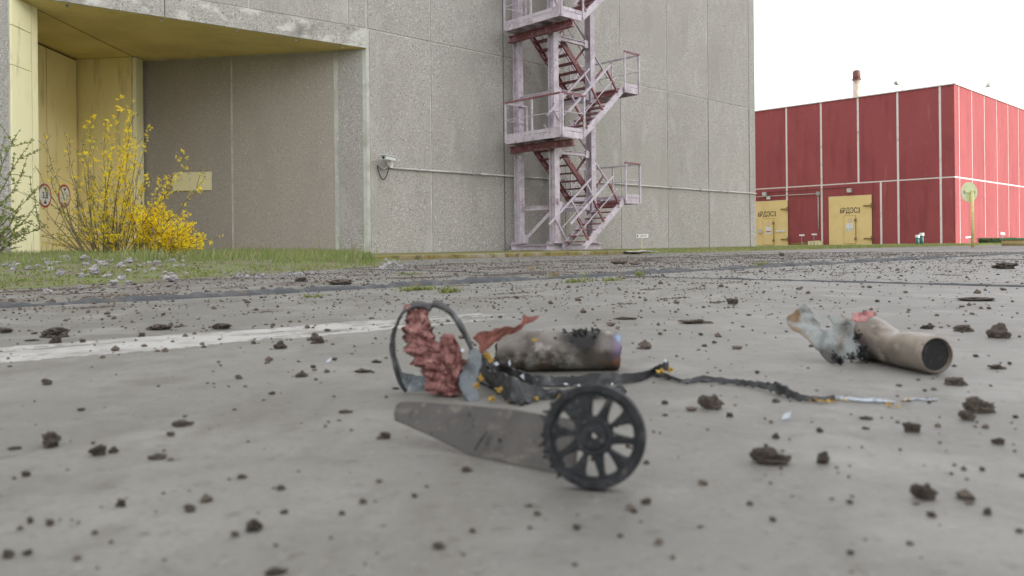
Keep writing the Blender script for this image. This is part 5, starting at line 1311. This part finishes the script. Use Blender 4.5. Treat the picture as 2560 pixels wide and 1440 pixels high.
named = [
 (1925, 1158, 104, 'largest crumbled earth clod right of the wheel, a lumpy flat one', 1), (2060, 1158, 42, 'compact clod just right of the largest crumbled clod', 0), (1780, 1022, 64, 'domed clod below the black ribbon middle', 0),
 (2448, 1030, 84, 'large rugged clod right of the silver ribbon end', 1), (2420, 1050, 40, 'smaller clod touching the large rugged one from below', 0), (2278, 1080, 44, 'rounded clod with a small peak below the silver ribbon end', 0),
 (2492, 1110, 34, 'oval clod right of the rounded peaked one', 0), (2312, 1246, 62, 'orange brown tapering clod at lower right', 0), (2470, 1286, 26, 'small blurred clod at lower right beyond the tapering one', 0),
 (128, 1116, 62, 'large dark clod at the left side, foreground', 0), (242, 1138, 42, 'broad clod right of the large dark left one', 0), (284, 1132, 26, 'small clod touching the broad one', 0), (393, 1147, 48, 'flat clod in the left foreground row', 1),
 (457, 1064, 56, 'wide low clod above the left foreground row', 1), (428, 1090, 22, 'small dark clod under the wide low clod', 0), (302, 1266, 28, 'upright brown clod in the blurred left foreground', 0), (474, 1278, 34, 'rounded dark clod in the blurred left foreground', 0),
 (637, 1326, 44, 'pale brown blurred clod at bottom centre left', 0), (588, 1340, 24, 'small blurred clod beside the pale brown one', 0), (603, 1196, 26, 'small black clod below the blade tip', 0), (963, 1096, 28, 'upright dark clod left of the blade edge', 0),
 (1168, 1178, 30, 'small dark clod under the blade', 0), (1098, 1370, 36, 'blurred clod near the bottom edge', 0), (1613, 1260, 30, 'small dark clod right below the wheel', 0), (864, 1032, 38, 'flat clod left of the blade tip', 1),
 (754, 942, 32, 'rounded clod below the white line end', 0), (784, 920, 14, 'tiny clod above the rounded one', 0), (795, 858, 36, 'dark knobbly clod on the lower edge of the white line', 0), (700, 872, 36, 'smooth brown clod beside the white line', 0),
 (1663, 1010, 20, 'tiny black clod below the ribbon knot', 0), (2498, 845, 58, 'sharp edged brown clod right of the sand coloured tube', 0), (135, 842, 74, 'broad low mound of earth above the white line at left', 1), (140, 858, 30, 'dark lump in front of the broad low mound', 0),
 (395, 824, 62, 'low crumbly clod above the white line', 1), (355, 842, 18, 'small upright clod on the upper edge of the white line', 0), (14, 832, 44, 'reddish flat clod at the left frame edge', 1), (80, 852, 40, 'low smear of earth left of the dark lump', 1),
 (2322, 822, 34, 'low clod behind the sand coloured tube', 1), (2405, 828, 50, 'long low clod right of the tube behind it', 1), (2490, 922, 44, 'low wide clod right of the hollow tube end', 1), (2385, 962, 56, 'row of crumbs joined into a flat clod below the tube end', 1),
 (2165, 1048, 34, 'pale brown flat clod under the silver ribbon end', 1), (2165, 1072, 24, 'small flat clod under the pale brown flat one', 1), (2050, 1080, 22, 'small round clod above the largest crumbled clod', 0), (1940, 1096, 20, 'small dark clod left of the small round one', 0),
 (1938, 1006, 22, 'small low clod under the ribbon bend', 0), (1825, 1042, 18, 'small clod left of the ribbon bend', 0), (940, 906, 30, 'low dark clod left of the hoop', 1), (905, 930, 46, 'flat crumbly clod left of the hoop foot', 1), (1875, 1262, 18, 'tiny blurred clod in the right foreground', 0),
 (36, 1124, 34, 'low pale clod at the far left foreground', 1), (690, 1434, 60, 'blurred earth lump cut by the bottom frame edge', 1), (20, 1392, 36, 'blurred brown clod at the bottom left corner', 0), (2125, 1258, 18, 'faint small clod in the right foreground', 0), (2330, 1292, 24, 'faint small clod under the tapering clod', 0),
 (1560, 798, 62, 'flat brown smear of earth above the burnt tube', 1), (1735, 808, 90, 'long flat smear of earth between the two tubes', 1), (850, 712, 66, 'flat clod pair above the dark joint', 1), (752, 704, 36, 'grassy brown clod near the verge edge', 1), (558, 822, 56, 'long low clod on the white line upper edge', 1),
 (1830, 760, 30, 'dark clod between joint and sand coloured tube', 0), (2440, 752, 90, 'wide thin smear of earth at the right', 1), (2518, 672, 58, 'mound of earth on the far slabs at right', 1), (1548, 660, 44, 'dark mound of earth with dry twigs on the far slabs', 1), (1588, 662, 30, 'lower part of the dark twig mound', 1),
 (1955, 640, 16, 'small dark clod far off before the half hidden door', 0), (1300, 1012, 1, '', 0)]
for (px, py, wv, lab, kd) in named[:-1]: clod(px, py, wv, lab, kd, tall=.45 if 'smear' in lab else (1.0 if kd == 0 else (1.6 if 'largest' in lab or 'rugged' in lab else .95)))
m = MB(); g = ground(1545, 660); r = random.Random(8)
for _ in range(9):
    q = g + Vector((r.uniform(-.1, .28), r.uniform(-.05, .05), .01)); m.tube([q, q + Vector((r.gauss(0, .05), r.gauss(0, .03), r.uniform(.06, .2)))], .002, 4)
o = m.build('dry_twigs', M['dry']); tag(o, 'few dry twigs sticking out of the dark far mound', 'twigs')

# the many small ones: the nearest and largest stand alone, the crumbs are one mass
taken = [(ground(a_[0], a_[1]), .03) for a_ in named[:-1]]
keepout = [(Vector((.06, .785)), .075), (Vector((-.10, 1.25)), .09), (Vector((.0, 1.2)), .1), (Vector((.08, 1.47)), .13), (Vector((.70, 1.45)), .09), (Vector((.66, 1.57)), .12), (Vector((-.04, .87)), .09)]
def free(p):
    if p.x > -9 and front_x(p.y) > p.x and p.y > 2.7: return False
    for c, r_ in keepout:
        if (p.xy - c).length < r_: return False
    return True
spots_ = []
while len(spots_) < 226:
    py = 745 + (1430 - 745) * rng.random() ** 2.0; px = rng.uniform(-20, 2580); p = ground(px, py)
    if not free(p): continue
    s_ = min(.02, rng.lognormvariate(-4.75, .42) * (1 if p.y > 1.3 else .52)); spots_.append((p, s_))
ORD = 'nearest second third fourth fifth sixth seventh eighth ninth tenth eleventh twelfth thirteenth fourteenth fifteenth sixteenth seventeenth eighteenth nineteenth twentieth'.split()
def pix(p):
    q = p - Vector((0, 0, H_CAM)); dx, dy = q.x / q.y * F_PX, q.z / q.y * F_PX
    return 1280 + dx * _cr - dy * _sr, HORIZ - (dx * _sr + dy * _cr)
MARKS = [(1484, 1100, 'the black spoked wheel'), (990, 1040, 'the blade tip'), (1180, 1130, 'the middle of the grey blade'), (1000, 900, 'the bent hoop'), (1400, 880, 'the burnt tube'), (1660, 930, 'the raised ribbon knot'), (1960, 985, 'the bend of the black ribbon'),
         (2200, 1005, 'the silver ribbon end'), (2330, 890, 'the dark hollow tube end'), (2020, 840, 'the torn pale shell'), (1925, 1140, 'the largest crumbled clod'), (2448, 1020, 'the large rugged clod'), (2312, 1236, 'the tapering orange brown clod'), (128, 1108, 'the large dark left clod'),
         (457, 1058, 'the wide low clod'), (637, 1318, 'the pale brown blurred clod'), (1613, 1255, 'the dark clod below the wheel'), (60, 880, 'the left end of the white line'), (500, 845, 'the middle of the white line'), (980, 800, 'the faded end of the white line'), (1440, 700, 'the pale dry tuft'), (1750, 805, 'the smear between the tubes'),
         (2498, 840, 'the sharp edged brown clod'), (1098, 1366, 'the blurred bottom clod'), (690, 1430, 'the lump at the bottom edge'), (2440, 752, 'the wide thin smear at right'), (780, 745, 'the weed on the dark joint'), (1040, 722, 'the widest weed tuft'), (300, 770, 'the dark joint at left'), (1830, 758, 'the dark clod beyond the tubes')]
DIRS = ['right of', 'lower right of', 'below', 'lower left of', 'left of', 'upper left of', 'above', 'upper right of']
buckets = {}
for p, s_ in spots_:
    x, y = pix(p); mk = min(MARKS, key=lambda q: math.hypot(q[0] - x, (q[1] - y) * 1.6)); d = DIRS[int(((math.degrees(math.atan2(y - mk[1], x - mk[0])) + 382.5) % 360) // 45)]
    buckets.setdefault((mk[2], d), []).append((math.hypot(mk[0] - x, mk[1] - y), p, s_))
for (mk, d), lst in buckets.items():
    lst.sort(key=lambda q: q[0])
    for i, (_, p, s_) in enumerate(lst):
        lab = 'small earth crumb ' + ('' if len(lst) == 1 else ORD[i] + ' of those ' if i else 'nearest of those ') + d + ' ' + mk
        o = clod(0, 0, s_ / p.y * F_PX, lab, rng.random() < .25, p)
def icos(m, c, s_, r):
    vs = []
    for (x, y, z) in ((0, 0, 1), (.9, 0, .3), (.28, .86, .3), (-.73, .53, .3), (-.73, -.53, .3), (.28, -.86, .3), (.6, .4, -.2), (-.4, .7, -.2), (-.4, -.7, -.2), (.6, -.4, -.2)):
        k = r.uniform(.65, 1.3); vs.append(c + Vector((x * k * s_, y * k * s_ * .9, (z + .2) * k * s_ * .8)))
    m.add(vs, [(0, 1, 2), (0, 2, 3), (0, 3, 4), (0, 4, 5), (0, 5, 1), (1, 6, 2), (2, 7, 3), (3, 8, 4), (4, 8, 5), (5, 9, 1), (1, 9, 6), (2, 6, 7), (5, 8, 9), (3, 7, 8)])
r = random.Random(99); m = MB(); n = 0
while n < 26000:
    wv = r.uniform(-1.5, 10.5); a = r.uniform(-6, 17); p = uv(a, wv)
    if p.y < .35 or abs(p.x / p.y) > .68 or not free(p): continue
    dens = .35 + 1.0 * max(0, min(1, (wv - 1.0) / 3)) ; dens *= .45 + .9 * (noise.noise(p * .9) + .5)
    if 4.3 < wv < 7.8: dens *= .85
    if wv > 7.9: dens *= .2
    if p.y < 1.2: dens *= 1.8
    if r.random() > dens: continue
    s_ = min(.018, r.lognormvariate(-5.7, .58)) * (1.0 if p.y > 1.6 else .6) * (1.15 if wv > 3.7 else 1)
    icos(m, p, s_, r); n += 1
o = m.build('earth_crumbs', M['clod_dust']); tag(o, 'countless brown earth crumbs strewn over the concrete slabs', 'earth crumbs', kind='stuff')
# trampled patches: earth crushed to a scatter of flat crumbs
r = random.Random(55); m = MB()
for k in range(340):
    wv = r.uniform(.2, 8.6); a = r.uniform(-5, 15); p = uv(a, wv)
    if p.y < 1.5 or abs(p.x / p.y) > .68 or not free(p): continue
    if r.random() > .2 + .75 * min(1, wv / 5): continue
    R_ = r.uniform(.02, .09) * (1 if wv < 4 else 1.7)
    for _ in range(int(18 + 700 * R_)):
        q = p + U * r.gauss(0, R_ * 1.2) + V * r.gauss(0, R_ * .45)
        if not free(q): continue
        i0 = len(m.v); icos(m, q, r.uniform(.0025, .0075) * (1 if wv < 3 else 1.5), r)
        for v in m.v[i0:]: v.z *= .55
o = m.build('earth_patches', M['clod_dust']); tag(o, 'thin trampled patches of brown earth on the slabs', 'earth patches', kind='stuff')
